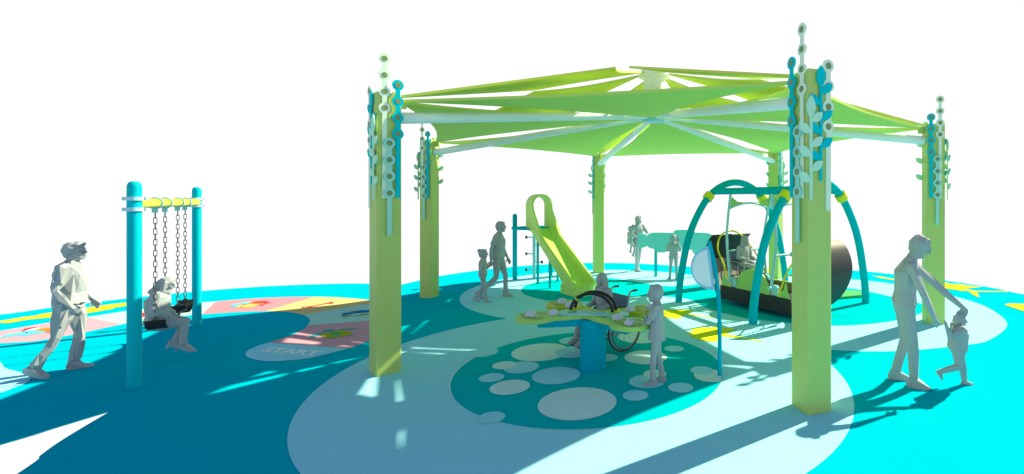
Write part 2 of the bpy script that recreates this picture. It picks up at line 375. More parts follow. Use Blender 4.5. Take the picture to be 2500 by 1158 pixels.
xs = [v.co.x for v in tme.vertices]; ys = [v.co.y for v in tme.vertices]
a, b_, c_ = G(634.7, 860.2), G(751, 869.2), G(655.4, 848.0)
x0, x1, y0, y1 = min(xs), max(xs), min(ys), max(ys)
ex = (b_ - a) / (x1 - x0) * 1.17; ey = (c_ - a) / (y1 - y0)
tb = MB(); tb.add([a + ex * (v.co.x - x0) + ey * (v.co.y - y0) + V((0, 0, 0.0064)) for v in tme.vertices], [tuple(p.vertices) for p in tme.polygons])
tb.build('painted_lettering', MG['text'], smooth=None, kind='structure')
bpy.data.objects.remove(to)

# ------------------------------------------------------------------ shade canopy
CC = V((0.045, 9.77, 0)); TOPZ = 3.53; HB = 0.145
posts = [(V((-3.40, 6.155, 0)), 1), (V((1.68, 5.08, 0)), -1), (V((5.04, 8.63, 0)), -1), (V((3.45, 13.40, 0)), -1), (V((-1.60, 14.47, 0)), 1), (V((-5.01, 10.87, 0)), 1)]
can = thing('shade_canopy', 'large lime green six-post shade canopy with pointed fabric sails over the playground', 'canopy', CC)
def ringvine(zs, zb, fn, off, r=0.068, sw=0.027, hs=0.034):
    b = MB(); n0, n1 = off, off + 0.014
    zs = sorted(zs, reverse=True)
    # one outline: down the right side of the chain of rings, up the left
    rt = []; da = math.degrees(math.asin(sw / r))
    for i, z in enumerate(zs):
        a0 = 90 if i == 0 else 90 - da
        for k in range(11):
            an_ = R(a0 + (-90 + da - a0) * k / 10); rt.append((r * math.cos(an_), z + r * math.sin(an_)))
    rt.append((sw, zb)); lf = [(-x, y) for x, y in reversed(rt)][:-1]
    b.prism(rt + lf, n0, n1, fn=fn)
    for z in zs: b.prism(circ(0, z, hs, 16), n1, n1 + 0.004, fn=fn, m=1)
    return b
def leafpoly(x0, z0, ang, ln, wd):
    o = []
    for k in range(9):
        t = k / 8; o.append((t * ln, wd * math.sin(math.pi * t) ** 0.8))
    o += [(x, -y) for x, y in reversed(o[1:-1])]
    c, s_ = math.cos(R(ang)), math.sin(R(ang))
    return [(x0 + x * c - y * s_, z0 + x * s_ + y * c) for x, y in o]
def leafvine(ztip, zb, rl, ll, fn, off):
    b = MB(); n0, n1 = off, off + 0.012; sw = 0.016
    b.prism([(-sw, zb), (sw, zb), (sw, ztip - 0.2), (-sw, ztip - 0.2)], n0, n1, fn=fn)
    b.prism(leafpoly(0, ztip - 0.235, 90, 0.235, 0.052), n0 - 0.0015, n1 + 0.0015, fn=fn)
    for z in rl: b.prism(leafpoly(0.010, z - 0.05, 38, 0.165, 0.045), n0 - 0.0015, n1 + 0.0015, fn=fn)
    for z in ll: b.prism(leafpoly(-0.010, z - 0.05, 142, 0.165, 0.045), n0 - 0.0015, n1 + 0.0015, fn=fn)
    return b
for c, sg in posts:
    rad = (c - CC).normalized(); tan = V((-rad.y, rad.x, 0))
    def frame(n, t, c=c):          # face with outward normal n and lateral axis t, lateral measured from the outer / tangential corner
        return lambda x, z, d: c + n * (HB + d) + t * x + V((0, 0, z))
    b = MB()
    ch = 0.012; sq = [(-HB + ch, -HB), (HB - ch, -HB), (HB, -HB + ch), (HB, HB - ch), (HB - ch, HB), (-HB + ch, HB), (-HB, HB - ch), (-HB, -HB + ch)]
    b.prism(sq, 0.0, TOPZ, fn=lambda x, y, z, c=c, r_=rad, t_=tan: c + r_ * x + t_ * y + V((0, 0, z)))
    p = b.build('post', LIME, can, smooth=None)
    bb = MB().box(c - rad * 0.2 + V((0, 0, TOPZ - 0.09)), (0.1, 0.03, 0.12), math.atan2(rad.y, rad.x)); bb.box(c - rad * 0.11 + V((0, 0, TOPZ + 0.02)), (0.05, 0.05, 0.06), math.atan2(rad.y, rad.x))
    bb.build('bracket', LIME, p, smooth=None)
    tn = tan * sg                   # the dotted face looks this way; its lateral axis runs inward from the outer corner
    tf = lambda x0: (lambda x, z, d, x0=x0: c + tn * (HB + d) - rad * (x0 - HB + x) + V((0, 0, z)))
    of = lambda x0: (lambda x, z, d, x0=x0: c + rad * (HB + d) - tn * (x0 - HB + x) + V((0, 0, z)))
    nf = lambda x0: (lambda x, z, d, x0=x0: c - tn * (HB + d) - rad * (x0 - HB + x) + V((0, 0, z)))
    ringvine([3.95, 3.745, 3.54, 3.335], 2.21, tf(0.085), 0.006).build('dotted_vine', [RINGP, DISC], p, smooth=None)
    ringvine([3.64, 3.435, 3.23, 3.025], 2.22, tf(0.235), 0.026).build('dotted_vine', [RINGT, DISC], p, smooth=None)
    ringvine([2.90, 2.69, 2.485, 2.275], 1.745, tf(0.135), 0.026).build('dotted_vine', [RINGL, DISC], p, smooth=None)
    leafvine(3.25, 2.19, [3.03, 2.78, 2.536], [2.915, 2.68, 2.42], of(0.005), 0.030).build('leafy_vine', LEAFP, p, smooth=None)
    leafvine(3.57, 2.386, [3.335, 3.06, 2.78], [3.21, 2.92, 2.645], of(0.14), 0.012).build('leafy_vine', RINGT, p, smooth=None)
    ringvine([3.57, 3.365, 3.15, 2.946], 2.085, of(0.235), 0.002).build('dotted_vine', [RINGP, DISC], p, smooth=None)
    leafvine(3.62, 2.4, [3.2, 2.9, 2.6], [3.36, 3.05, 2.75], nf(0.245), 0.012).build('leafy_vine', LEAFP, p, smooth=None)
    MB().tube([c - rad * 0.147 + V((0, 0, 3.25)), CC + rad * 0.12 + V((0, 0, 3.872))], [0.075, 0.066], 18).build('rafter', RAFT, can)
MB().lathe([(0.16, 3.755), (0.215, 3.76), (0.22, 3.77), (0.22, 3.835), (0.21, 3.845), (0.16, 3.85)], 40, CC).build('lower_hub', PALE2, can)
MB().lathe([(0.205, 3.84), (0.205, 4.66)], 40, CC).build('mast', RAFT, can)
MB().lathe([(0.25, 4.655), (0.30, 4.66), (0.31, 4.67), (0.31, 4.76), (0.30, 4.77), (0.05, 4.80)], 40, CC).build('upper_hub', RAFT, can)
def patch(fn, nu, nv, th=0.036):
    P_ = [[fn(i / nu, j / nv) for j in range(nv + 1)] for i in range(nu + 1)]
    vs = []; 
    for dz in (th / 2, -th / 2):
        for i in range(nu + 1):
            for j in range(nv + 1): vs.append(P_[i][j] + V((0, 0, dz)))
    n = (nu + 1) * (nv + 1); W_ = nv + 1; fs = []
    for i in range(nu):
        for j in range(nv):
            q = (i * W_ + j, i * W_ + j + 1, (i + 1) * W_ + j + 1, (i + 1) * W_ + j)
            fs.append(q); fs.append(tuple(k + n for k in reversed(q)))
    bd = [(i, 0) for i in range(nu + 1)] + [(nu, j) for j in range(1, nv + 1)] + [(i, nv) for i in range(nu - 1, -1, -1)] + [(0, j) for j in range(nv - 1, 0, -1)]
    for a in range(len(bd)):
        i, j = bd[a]; k, l = bd[(a + 1) % len(bd)]
        x, y = i * W_ + j, k * W_ + l; fs.append((x, y, y + n, x + n))
    b = MB().add(vs, fs)
    return b
np_ = len(posts)
pol = [((c - CC).length, math.atan2((c - CC).y, (c - CC).x)) for c, s_ in posts]
def pc(r, a, z): return CC + V((r * math.cos(a), r * math.sin(a), z))
for i in range(np_):
    r1, a1 = pol[i]; r2, a2 = pol[(i + 1) % np_]
    if a2 < a1: a2 += 2 * math.pi
    pa, pb = pc(r1 - 0.20, a1 + 0.012, 3.475), pc(r2 - 0.20, a2 - 0.012, 3.475)
    ap = pc(0.24, (a1 + a2) / 2, 3.835)
    def lower(u, v, pa=pa, pb=pb, ap=ap):
        u2 = 0.02 + 0.98 * u
        wv = 0.5 + (v - 0.5) * (1 - 0.19 * 4 * u2 * (1 - u2))
        e = pa.lerp(pb, wv); q = ap.lerp(e, u2)
        sag = 0.19 * 4 * v * (1 - v) * u2 ** 3
        q = q + (ap - e).normalized() * sag
        q.z -= 0.05 * math.sin(math.pi * u2) * math.sin(math.pi * v)
        return q
    patch(lower, 18, 18).build('lower_sail', FAB, can, smooth=50)
for i in range(np_):
    r1, a1 = pol[i]; ap_, an_ = pol[i - 1][1], pol[(i + 1) % np_][1]
    if ap_ > a1: ap_ -= 2 * math.pi
    if an_ < a1: an_ += 2 * math.pi
    Ov = pc(r1 - 0.16, a1, 3.53)
    Q1, Q2 = pc(2.36, (a1 + an_) / 2 - 0.045, 4.24), pc(2.36, (a1 + ap_) / 2 + 0.045, 4.24)
    Hh = pc(0.29, a1, 4.72)
    def upper(u, v, Ov=Ov, Q1=Q1, Q2=Q2, Hh=Hh):
        q = Ov * (1 - u) * (1 - v) + Q1 * u * (1 - v) + Q2 * (1 - u) * v + Hh * u * v
        m_ = Ov.lerp(Hh, 0.62)
        d1 = u ** 4 * 4 * v * (1 - v); d2 = v ** 4 * 4 * u * (1 - u)
        k = 0.17 * (d1 + d2)
        q = q + (m_ - q) * k
        q.z -= 0.015 * math.sin(math.pi * u) * math.sin(math.pi * v)
        return q
    patch(upper, 18, 18).build('upper_sail', FAB, can, smooth=50)

# ------------------------------------------------------------------ swing set on the left
S0, S1 = V((-6.073, 5.66, 0)), V((-7.916, 8.39, 0)); BZ = 2.147
bd_ = (S1 - S0).normalized(); pr_ = V((-bd_.y, bd_.x, 0)) * -1
if pr_.x < 0: pr_ = -pr_
st = thing('swing_set', 'teal two-post swing frame with a yellow top beam, at the left of the playground', 'swing frame', (S0 + S1) / 2)
for s_ in (S0, S1):
    q = MB().lathe([(0.064, 0), (0.064, 2.345), (0.060, 2.37), (0.050, 2.392), (0.033, 2.405), (0.012, 2.411), (1e-6, 2.412)], 28, s_).build('post', TEAL, st)
    for z in (2.205, 2.08):
        b = MB(); b.prism(circ(0, 0, 0.083, 32), z - 0.021, z + 0.021, holes=[circ(0, 0, 0.0645, 32)], fn=lambda x, y, zz, s_=s_: s_ + V((x, y, zz)))
        for k in (-1, 1): b.box(s_ + pr_ * 0.080 * k + V((0, 0, z)), (0.03, 0.04, 0.040), math.atan2(bd_.y, bd_.x))
        b.build('clamp', PALE, q)
MB().tube([S0 + bd_ * 0.066 + V((0, 0, BZ)), S1 - bd_ * 0.066 + V((0, 0, BZ))], 0.058, 26).build('top_beam', YEL, st)
def link_pts(c, a, up, hl, hw):
    o = []
    for k in range(5): t = R(180 * k / 4); o.append(c + a * hw * math.cos(t) + up * (hl - hw + hw * math.sin(t)))
    for k in range(5): t = R(180 + 180 * k / 4); o.append(c + a * hw * math.cos(t) + up * (-hl + hw + hw * math.sin(t)))
    return o
def belt_swing(t0, t1, zs, wid, label):
    pts = [S0.lerp(S1, t0), S0.lerp(S1, t1)]; mid = (pts[0] + pts[1]) / 2
    rt = thing('belt_swing', label, 'swing', mid, 'belt swings on the yellow beam')
    up = V((0, 0, 1))
    for p in pts:
        M3 = Matrix((bd_, pr_, up)).transposed()
        hb = MB()
        hb.prism(circ(0, 0, 0.078, 32), -0.017, 0.017, holes=[circ(0, 0, 0.0585, 32)], fn=lambda x, y, z, p=p: p + pr_ * x + up * (BZ + y) + bd_ * z)
        hb.box(p + up * (BZ - 0.098), (0.036, 0.06, 0.055), math.atan2(bd_.y, bd_.x))
        hb.build('hanger', PALE2, rt)
        cb = MB(); z = BZ - 0.125; k = 0
        n = round((z - zs) / 0.070); pt = (z - zs) / n
        for k in range(n):
            cb.tube(link_pts(p + up * (z - (k + 0.5) * pt), (bd_ if k % 2 == 0 else pr_), up, pt * 0.62, 0.0165), 0.0048, 6, True)
        cb.build('chain', STEEL, rt)
    prof = []
    hl = (pts[1] - pts[0]).length / 2 + 0.02
    for k in range(17):
        a = math.pi * k / 16; prof.append((-hl * math.cos(a), -0.155 * math.sin(a) ** 0.75))
    inn = [(x * 0.955, y + 0.014 if 0 < i < 16 else y) for i, (x, y) in enumerate(prof)]
    sb = MB(); sb.prism(prof + inn[::-1], -wid / 2, wid / 2, fn=lambda x, y, z: mid + bd_ * x + up * (zs + 0.004 + y) + pr_ * z)
    sb.build('seat', BLACK, rt, smooth=50)
    for p, sgn in ((pts[0], 1), (pts[1], -1)):
        tb_ = MB(); tb_.prism([(-0.05, -0.01), (0.05, -0.01), (0, 0.045)], -0.004, 0.004, fn=lambda x, y, z, p=p: p + pr_ * x + up * (zs + y) + bd_ * z)
        tb_.build('chain_plate', STEEL, rt)
    return rt
belt_swing(0.253, 0.395, 0.60, 0.20, 'black belt swing with a person sitting on it, nearer swing on the yellow beam')
belt_swing(0.605, 0.746, 0.585, 0.19, 'empty black belt swing on chains, farther swing on the yellow beam')

# ------------------------------------------------------------------ slide
SD = V((0.62, -0.785, 0)).normalized(); ST = V((0.785, 0.62, 0)).normalized(); SO = V((-2.9, 12.75, 0))
def SL(s_, t, z): return SO + SD * s_ + ST * t + V((0, 0, z))
sr = thing('slide', 'lime green slide with an arched hood and a small teal ladder platform', 'slide', (-2.5, 12.4, 0))
bed = catmull([V(p) for p in ((0.0, 1.42, 0), (0.04, 1.405, 0), (0.10, 1.37, 0), (0.9, 0.86, 0), (1.55, 0.43, 0), (1.78, 0.29, 0), (1.98, 0.235, 0), (2.22, 0.235, 0))], 5)
HW, TH = 0.235, 0.075
b = MB()        # bed and skirts
sec = []
for q in bed:
    x, z = q.x, q.y
    wl = max(0.055, 1.505 - 0.567 * (max(x, 0.1) - 0.1) - z)
    und = 0.07
    sec.append([SL(x, t, zz) for t, zz in ((-HW - TH, z - und), (-HW - TH, z + wl - 0.02), (-HW - TH + 0.02, z + wl), (-HW - 0.02, z + wl), (-HW, z + wl - 0.02), (-HW, z + 0.05), (-HW + 0.05, z), (HW - 0.05, z), (HW, z + 0.05), (HW, z + wl - 0.02), (HW + 0.02, z + wl), (HW + TH - 0.02, z + wl), (HW + TH, z + wl - 0.02), (HW + TH, z - und))])
n = len(sec[0]); vs = [p for s_ in sec for p in s_]; fs = []
for i in range(len(sec) - 1):
    for j in range(n):
        j2 = (j + 1) % n; fs.append((i * n + j, i * n + j2, (i + 1) * n + j2, (i + 1) * n + j))
fs.append(tuple(range(n))[::-1]); fs.append(tuple((len(sec) - 1) * n + j for j in range(n)))
b.add(vs, [f[::-1] for f in fs]); b.build('chute', SLIDE, sr, smooth=40)
b = MB()        # run-out block down to the ground with a rounded nose
nose = [(1.62, -0.305)] + [(2.06 + 0.30 * math.sin(R(a)), -0.305 * math.cos(R(a))) for a in range(0, 181, 15)] + [(1.62, 0.305)]
b.prism(nose, 0.0, 0.225, fn=lambda x, y, z: SL(x, y, z if z < 0.1 else min(z, 0.225)))
b.build('exit_block', SLIDE, sr, smooth=40)
b = MB()        # hood: two side wings and the arch
for sg in (-1, 1):
    prof = [(-0.36, 1.40), (-0.36, 2.04), (0.0, 2.04), (0.04, 1.90), (0.52, 1.28), (0.44, 1.21), (0.05, 1.34)]
    b.prism(prof, 0.001, 0.062, fn=lambda x, y, z, sg=sg: SL(x, sg * (HW + z), y))
aro = [(0.297 * math.cos(R(a)), 2.04 + 0.297 * math.sin(R(a))) for a in range(0, 181, 9)]
ari = [(0.236 * math.cos(R(a)), 2.04 + 0.236 * math.sin(R(a))) for a in range(180, -1, -9)]
b.prism(aro + ari, -0.36, 0.0, fn=lambda x, y, z: SL(z, x, y))
b.build('hood', SLIDE, sr, smooth=35)
b = MB()
pl_ = [V((-3.78, 13.0, 0)), V((-3.36, 12.62, 0)), V((-2.62, 13.02, 0)), V((-2.72, 13.6, 0)), V((-3.2, 13.75, 0)), V((-3.72, 13.38, 0))]
pl_ = catmull(pl_, 4, True)
b.prism(pl_, 1.385, 1.445); b.build('platform', TEALD, sr, smooth=30)
for x, y, r, z in ((-3.74, 13.18, 0.062, 1.80), (-2.88, 13.73, 0.055, 1.386)):
    MB().lathe([(r, 0), (r, z - 0.05), (r * 0.85, z - 0.022), (r * 0.5, z - 0.005), (1e-6, z)], 20, (x, y, 0)).build('post', TEALD, sr)
for x, y, z in ((-2.96, 12.53, 1.30), (-2.507, 11.9, 0.83), (-2.5, 12.82, 1.385)):
    MB().cyl((x, y, 0), (x, y, z), 0.034).build('leg', TEALD, sr)
lp = V((-3.265, 13.39, 0)); ld = MB().cyl(lp, lp + V((0, 0, 1.39)), 0.042).build('ladder_pole', PALE2, sr)
for z, k in ((1.02, -1), (0.80, 1), (0.56, -1), (0.335, 1), (0.115, -1)):
    e = lp + V((k * 0.22, -0.03 * k, z + 0.12))
    rg = MB().cyl(lp + V((k * 0.043, 0, z + 0.12)), e, 0.017).build('rung', PALE2, ld)
    MB().cyl(e + V((-0.018 * k, 0, 0)), e + V((0.028 * k, 0, 0)), 0.042, 14).build('rung_knob', BLACK, ld)
MB().tube(catmull([SL(-0.42, 0.36, 1.42), SL(-0.40, 0.40, 1.46), SL(-0.36, 0.42, 1.42)], 4), 0.03, 8).build('rail_end', TEAL, sr)

# ------------------------------------------------------------------ sensory table
TZ = 0.705; TC = V((-0.765, 6.32, 0))
tr = thing('sensory_table', 'four-lobed green and olive play table on a round blue pillar', 'play table', TC)
MB().lathe([(0.185, 0.0), (0.185, 0.006), (0.171, 0.012), (0.170, 0.025), (0.170, 0.641)], 44, TC).build('pillar', BLUEP, tr)
def bone(p, q, r, ctr, wst, n=12):
    "two round lobes at p and q joined by a waist that bends through ctr"
    p, q, ctr = V(p), V(q), V(ctr)
    line = catmull([p, (p.lerp(ctr, 0.5)), ctr, (q.lerp(ctr, 0.5)), q], 8)
    L_, R_ = [], []
    for i, x in enumerate(line):
        t = (line[min(i + 1, len(line) - 1)] - line[max(i - 1, 0)]).normalized(); nn = V((-t.y, t.x, 0))
        sd0 = min((x - p).length, (x - q).length); cw = math.sqrt(max(0.0, r * r - sd0 * sd0))
        wd = (cw ** 5 + wst ** 5) ** 0.2 if sd0 > 1e-6 else r
        L_.append(x + nn * wd); R_.append(x - nn * wd)
    def capp(c, a, b_):
        a0 = math.atan2((a - c).y, (a - c).x); a1 = math.atan2((b_ - c).y, (b_ - c).x)
        while a1 > a0: a1 -= 2 * math.pi
        return [c + V((math.cos(a0 + (a1 - a0) * i / n), math.sin(a0 + (a1 - a0) * i / n), 0)) * (a - c).length for i in range(1, n)]
    out = L_ + capp(q, L_[-1], R_[-1]) + R_[::-1] + capp(p, R_[0], L_[0])
    return out
LF, RF, LB, RB = V((-1.50, 6.21, 0)), V((-0.255, 5.87, 0)), V((-1.26, 6.93, 0)), V((-0.09, 6.60, 0))
def slab(name, poly, z0, z1, m, bev=0.006):
    b = MB(); n = len(poly); c = sum(poly, V((0, 0, 0))) / n
    ins = []
    for i in range(n):
        t = (poly[(i + 1) % n] - poly[i - 1]).normalized(); nn = V((t.y, -t.x, 0))
        ar = sum(poly[k].x * poly[(k + 1) % n].y - poly[(k + 1) % n].x * poly[k].y for k in range(n))
        ins.append(poly[i] - nn * bev * (1 if ar > 0 else -1))
    b.prism(poly, z0, z1 - bev)
    b.v = b.v; 
    top = MB(); top.prism(ins, None, z1)
    vs = [V((p.x, p.y, z1 - bev)) for p in poly] + [V((p.x, p.y, z1)) for p in ins]
    b2 = MB(); b2.prism(poly, z0, z1 - bev, )
    # drop the lid, add bevel and new lid
    lid = [k for k, f in enumerate(b2.f) if all(abs(b2.v[i].z - (z1 - bev)) < 1e-6 for i in f)]
    b2.f = [f for k, f in enumerate(b2.f) if k not in lid]; b2.m = [0] * len(b2.f)
    b2.add(vs, [(i, (i + 1) % n, n + (i + 1) % n, n + i) for i in range(n)]); b2.add(top.v, top.f)
    return b2
slab('x', bone(LF, RF, 0.25, TC + V((-0.07, 0.06, 0)), 0.135), TZ - 0.058, TZ, 0).build('front_top', GRNT, tr, smooth=40)
slab('x', bone(RB, LB, 0.25, TC + V((0.03, 0.10, 0)), 0.12), TZ - 0.062, TZ - 0.004, 0).build('back_top', OLIT, tr, smooth=40)
bc = TC + V((0.0, -0.03, 0)); bx = V((0.44, -0.07, 0))
slab('x', bone(bc - bx * 0.72, bc + bx * 0.74, 0.145, bc, 0.10), TZ + 0.0005, TZ + 0.016, 0).build('centre_top', SKYT, tr, smooth=40)
BM_ = MB()
for q, w_ in ((LF, 0.06), (RF, 0.06), (LB, 0.06), (RB, 0.06)):
    d = (q - TC); ln = d.length; d.normalize(); sdv = V((-d.y, d.x, 0))
    pf = [(0.16, 0.545), (ln * 0.92, 0.545), (ln * 0.96, 0.56), (ln * 0.96, 0.6415), (0.16, 0.6415)]
    bq = MB(); bq.prism(pf, -0.03, 0.03, fn=lambda x, y, z, d=d, sdv=sdv: TC + d * x + sdv * z + V((0, 0, y)))
    bq.build('support_arm', BLUEP, tr, smooth=None)
dome_px = [(1296, 771), (1352, 767), (1508, 778.5), (1537.5, 791.5), (1372.5, 738.5), (1392, 748), (1539, 757.5), (1587, 752)]
for i, (x, y) in enumerate(dome_px):
    c = G(x, y, TZ); zt = TZ + 0.0005 if i < 4 else TZ - 0.0035
    MB().lathe([(0.068, 0), (0.068, 0.004), (0.0655, 0.02), (0.058, 0.036), (0.045, 0.051), (0.026, 0.062), (1e-6, 0.067)], 28, V((c.x, c.y, zt))).build('dome_button', WHITE, tr, smooth=60)
for off, m_, e in ((V((0, 0, 0)), GRNP, 0), (V((0.035, 0.125, 0)), YEL, 1)):
    f0, f1 = V((-1.06, 6.33, 0)) + off, V((-0.50, 6.19, 0)) + off
    pts = [f0.lerp(f1, 0.5 - 0.5 * math.cos(R(a))) + V((0, 0, TZ + 0.017 + 0.25 * math.sin(R(a)) ** 0.9)) for a in range(0, 181, 9)]
    ar = MB().tube(pts, 0.021, 12).build('arch_tube', BLACK, tr)
    for f in (f0, f1): MB().lathe([(0.046, 0), (0.047, 0.003), (0.047, 0.024), (0.043, 0.028), (0.022, 0.028)], 24, f + V((0, 0, TZ + 0.0165))).build('foot_ring', m_, ar)
    if e == 0:
        i = 5; t = (pts[i + 1] - pts[i - 1]).normalized(); Mq = t.to_track_quat('Z', 'Y').to_matrix()
        b = MB(); b.prism(circ(0, 0, 0.048, 24), -0.009, 0.009, holes=[circ(0, 0, 0.0215, 24)], fn=lambda x, y, z: pts[i] + Mq @ V((x, y, z))); b.build('sliding_ring', GRNP, ar)
eng = MB()
def arc_line(c, r, a0, a1, z, w_=0.010, dash=False):
    k = max(6, int(abs(a1 - a0) / 7)); 
    for i in range(k):
        if dash and i % 3 == 2: continue
        q = []
        for aa, rr in ((i, r - w_ / 2), (i + 1, r - w_ / 2), (i + 1, r + w_ / 2), (i, r + w_ / 2)):
            a = R(a0 + (a1 - a0) * aa / k); q.append(V((c.x + rr * math.cos(a), c.y + rr * math.sin(a), z)))
        eng.add(q, [(0, 1, 2, 3) if a1 > a0 else (3, 2, 1, 0)])
for c, z in ((LF, TZ + 0.0012), (RF, TZ + 0.0012), (LB, TZ - 0.0028), (RB, TZ - 0.0028)):
    rr = random.Random(int(c.x * 100))
    arc_line(c + V((0.0, -0.02, 0)), 0.145, 20, 340, z); arc_line(c + V((0.0, -0.02, 0)), 0.11, 40, 340, z, dash=True)
    arc_line(c + V((-0.13, 0.06, 0)), 0.07, 30, 250, z); arc_line(c + V((-0.12, -0.11, 0)), 0.065, -80, 150, z, dash=True)
    arc_line(c + V((0.12, 0.10, 0)), 0.085, -60, 130, z, dash=True); arc_line(c + V((0.07, -0.17, 0)), 0.05, 180, 400, z)
    d = (TC - c).normalized(); m0 = c + d * 0.33
    arc_line(m0, 0.10, math.degrees(math.atan2(d.y, d.x)) - 120, math.degrees(math.atan2(d.y, d.x)) + 60, z); arc_line(m0 + d * 0.1, 0.07, 100, 300, z, dash=True)
z = TZ + 0.0172
for x, r, a0, a1 in ((-0.30, 0.05, -60, 200), (0.32, 0.05, 60, 330), (0.06, 0.09, -120, 120), (0.03, 0.065, 160, 380), (-0.07, 0.085, 10, 170), (-0.05, 0.05, 0, 230)):
    arc_line(bc + V((x * 0.95, -x * 0.15, 0)), r, a0, a1, z, 0.008, True)
eng.build('engraved_lines', BLACK, tr, smooth=None)

# ------------------------------------------------------------------ half-disc panel on a bent pole
hp = V((0.846, 6.0, 0)); hr = thing('drum_panel', 'pale blue half-round panel on a thin bent blue pole', 'play panel', hp)
pole = catmull([hp, hp + V((0.0, 0, 0.5)), hp + V((-0.012, 0, 0.95)), hp + V((-0.055, 0, 1.32)), hp + V((-0.13, 0, 1.675))], 6)
MB().tube(pole, 0.026, 16).build('pole', BLUEP, hr)
dc = hp + V((-0.085, -0.0, 1.345)); tl = R(7.5)
def HD(x, y, z): return dc + V((x * math.cos(tl) - y * math.sin(tl), z, x * math.sin(tl) + y * math.cos(tl)))
b = MB(); half = circ(0, 0, 0.275, 40, a0=92, a1=268); hin = circ(-0.022, 0, 0.238, 40, a0=95, a1=265)
b.prism(half, -0.014, 0.014, holes=[hin], fn=lambda x, y, z: HD(x, y, -z)); b.build('rim', RIMB, hr, smooth=40)
MB().prism(hin, -0.008, 0.008, fn=lambda x, y, z: HD(x * 0.998, y * 0.998, -z)).build('skin', PANELB, hr, smooth=None)

# ------------------------------------------------------------------ far activity panel
AY = 13.6; ar_ = thing('activity_panel', 'aqua cloud-shaped activity panel on two posts at the back of the playground', 'play panel', G(1650, 677))
zoom = [(475, 535), (500, 531), (530, 534), (558, 546), (578, 563), (600, 540), (640, 522), (760, 522), (890, 526), (897, 505), (918, 492), (945, 489), (1105, 490), (1132, 500), (1145, 522), (1200, 524), (1290, 528), (1335, 545), (1362, 575), (1370, 620), (1355, 670), (1325, 705), (1290, 722), (1275, 760), (1240, 785), (1160, 785), (1125, 772), (1112, 750), (1110, 725), (960, 722), (815, 720), (808, 742), (780, 757), (710, 757), (680, 745), (665, 716), (640, 713), (600, 700), (576, 680), (558, 692), (530, 700), (475, 701)]
poly = [P(1460 + x / 4.825, 460 + y / 4.825, AY) for x, y in zoom]; poly2 = [(p.x, p.z) for p in poly]
hole = P(1647, 587, AY); hc = circ(hole.x, hole.z, 0.125, 28)
MB().prism(poly2, AY, AY + 0.06, holes=[hc], fn=lambda x, y, z: V((x, z, y))).build('board', PANELT, ar_, smooth=30)
MB().ell(V((hole.x, AY + 0.05, hole.z)), (0.124, 0.10, 0.124), 24, 10).build('bubble_window', PINKD, ar_)
for px in (1601, 1704):
    q = P(px, 600, AY + 0.10); MB().box((q.x, AY + 0.10, 0.55), (0.085, 0.075, 1.10)).build('post', TEAL, ar_, smooth=None)

# ------------------------------------------------------------------ big arch frame with the swinging platform
L1, L2, L3, L4 = V((0.577, 10.3, 0)), V((1.785, 8.5, 0)), V((4.53, 10.2, 0)), V((3.33, 12.0, 0))
EU = (L4 - L1).normalized(); DU = V((0.566, -0.824, 0)).normalized(); UP = V((0, 0, 1))
fr = thing('arch_swing', 'large teal double-arch swing frame with yellow collars under the canopy', 'swing frame', (L1 + L3) / 2)
prof = [(0, 0), (0.006, 0.3), (0.024, 0.65), (0.0725, 1.28), (0.141, 1.77), (0.25, 2.25), (0.37, 2.50), (0.5, 2.585)]
prof = prof + [(1 - s_, z) for s_, z in prof[-2::-1]]
for A_, B_ in ((L1, L4), (L2, L3)):
    pts = catmull([A_.lerp(B_, s_) + UP * z for s_, z in prof], 6)
    ab = MB().tube(pts, 0.075, 18).build('arch', TEALD, fr)
    for s_ in (0.25, 0.75):
        q = A_.lerp(B_, s_) + UP * 2.25; i = min(range(len(pts)), key=lambda k: (pts[k] - q).length)
        t = (pts[i + 1] - pts[i - 1]).normalized()
        MB().tube([pts[i] - t * 0.075, pts[i] - t * 0.068, pts[i] + t * 0.068, pts[i] + t * 0.075], [0.108, 0.116, 0.116, 0.108], 22).build('collar', YEL, ab, smooth=30)
tops = []
for s_ in (0.29, 0.71):
    a, b_ = L1.lerp(L4, s_) + UP * 2.37, L2.lerp(L3, s_) + UP * 2.37
    MB().tube([a, b_], 0.072, 18).build('top_beam', TEALD, fr); tops.append((a, b_))

pf = thing('swing_platform', 'dark boat-shaped wheelchair swing platform hanging from the teal arch frame', 'swing', V((2.45, 9.78, 0.1)))
F0, F1 = V((1.46, 10.18, 0)), V((2.48, 8.73, 0)); DD = (F1 - F0).normalized(); EE = V((-DD.y, DD.x, 0)); LL = (F1 - F0).length; WW = 1.18
def PF(k, w_, z): return F0 + DD * k + EE * w_ + UP * z
b = MB(); b.prism([(0, 0.04), (LL, 0.04), (LL, WW - 0.04), (0, WW - 0.04)], 0.13, 0.28, fn=lambda x, y, z: PF(x, y, z)); b.build('floor', DARK, pf, smooth=None)
MB().prism([(-0.02, 0), (LL + 0.02, 0), (LL + 0.02, 0.04), (-0.02, 0.04)], 0.10, 0.385, fn=PF).build('side_wall', BLACK, pf, smooth=None)
b = MB(); b.prism([(-0.02, WW - 0.04), (LL + 0.02, WW - 0.04), (LL + 0.02, WW), (-0.02, WW)], 0.10, 0.43, fn=PF)
b.prism([(-0.02, WW - 0.05), (LL + 0.02, WW - 0.05), (LL + 0.02, WW + 0.01), (-0.02, WW + 0.01)], 0.4305, 0.46, fn=PF, m=1); b.build('side_wall', [BROWN, GRNP], pf, smooth=None)
shell = [(0.02, 0.14), (0.12, 0.20), (0.28, 0.36), (0.42, 0.58), (0.50, 0.82), (0.49, 1.05), (0.40, 1.27), (0.26, 1.42)]
shc = catmull([V((x, z, 0)) for x, z in shell], 5)
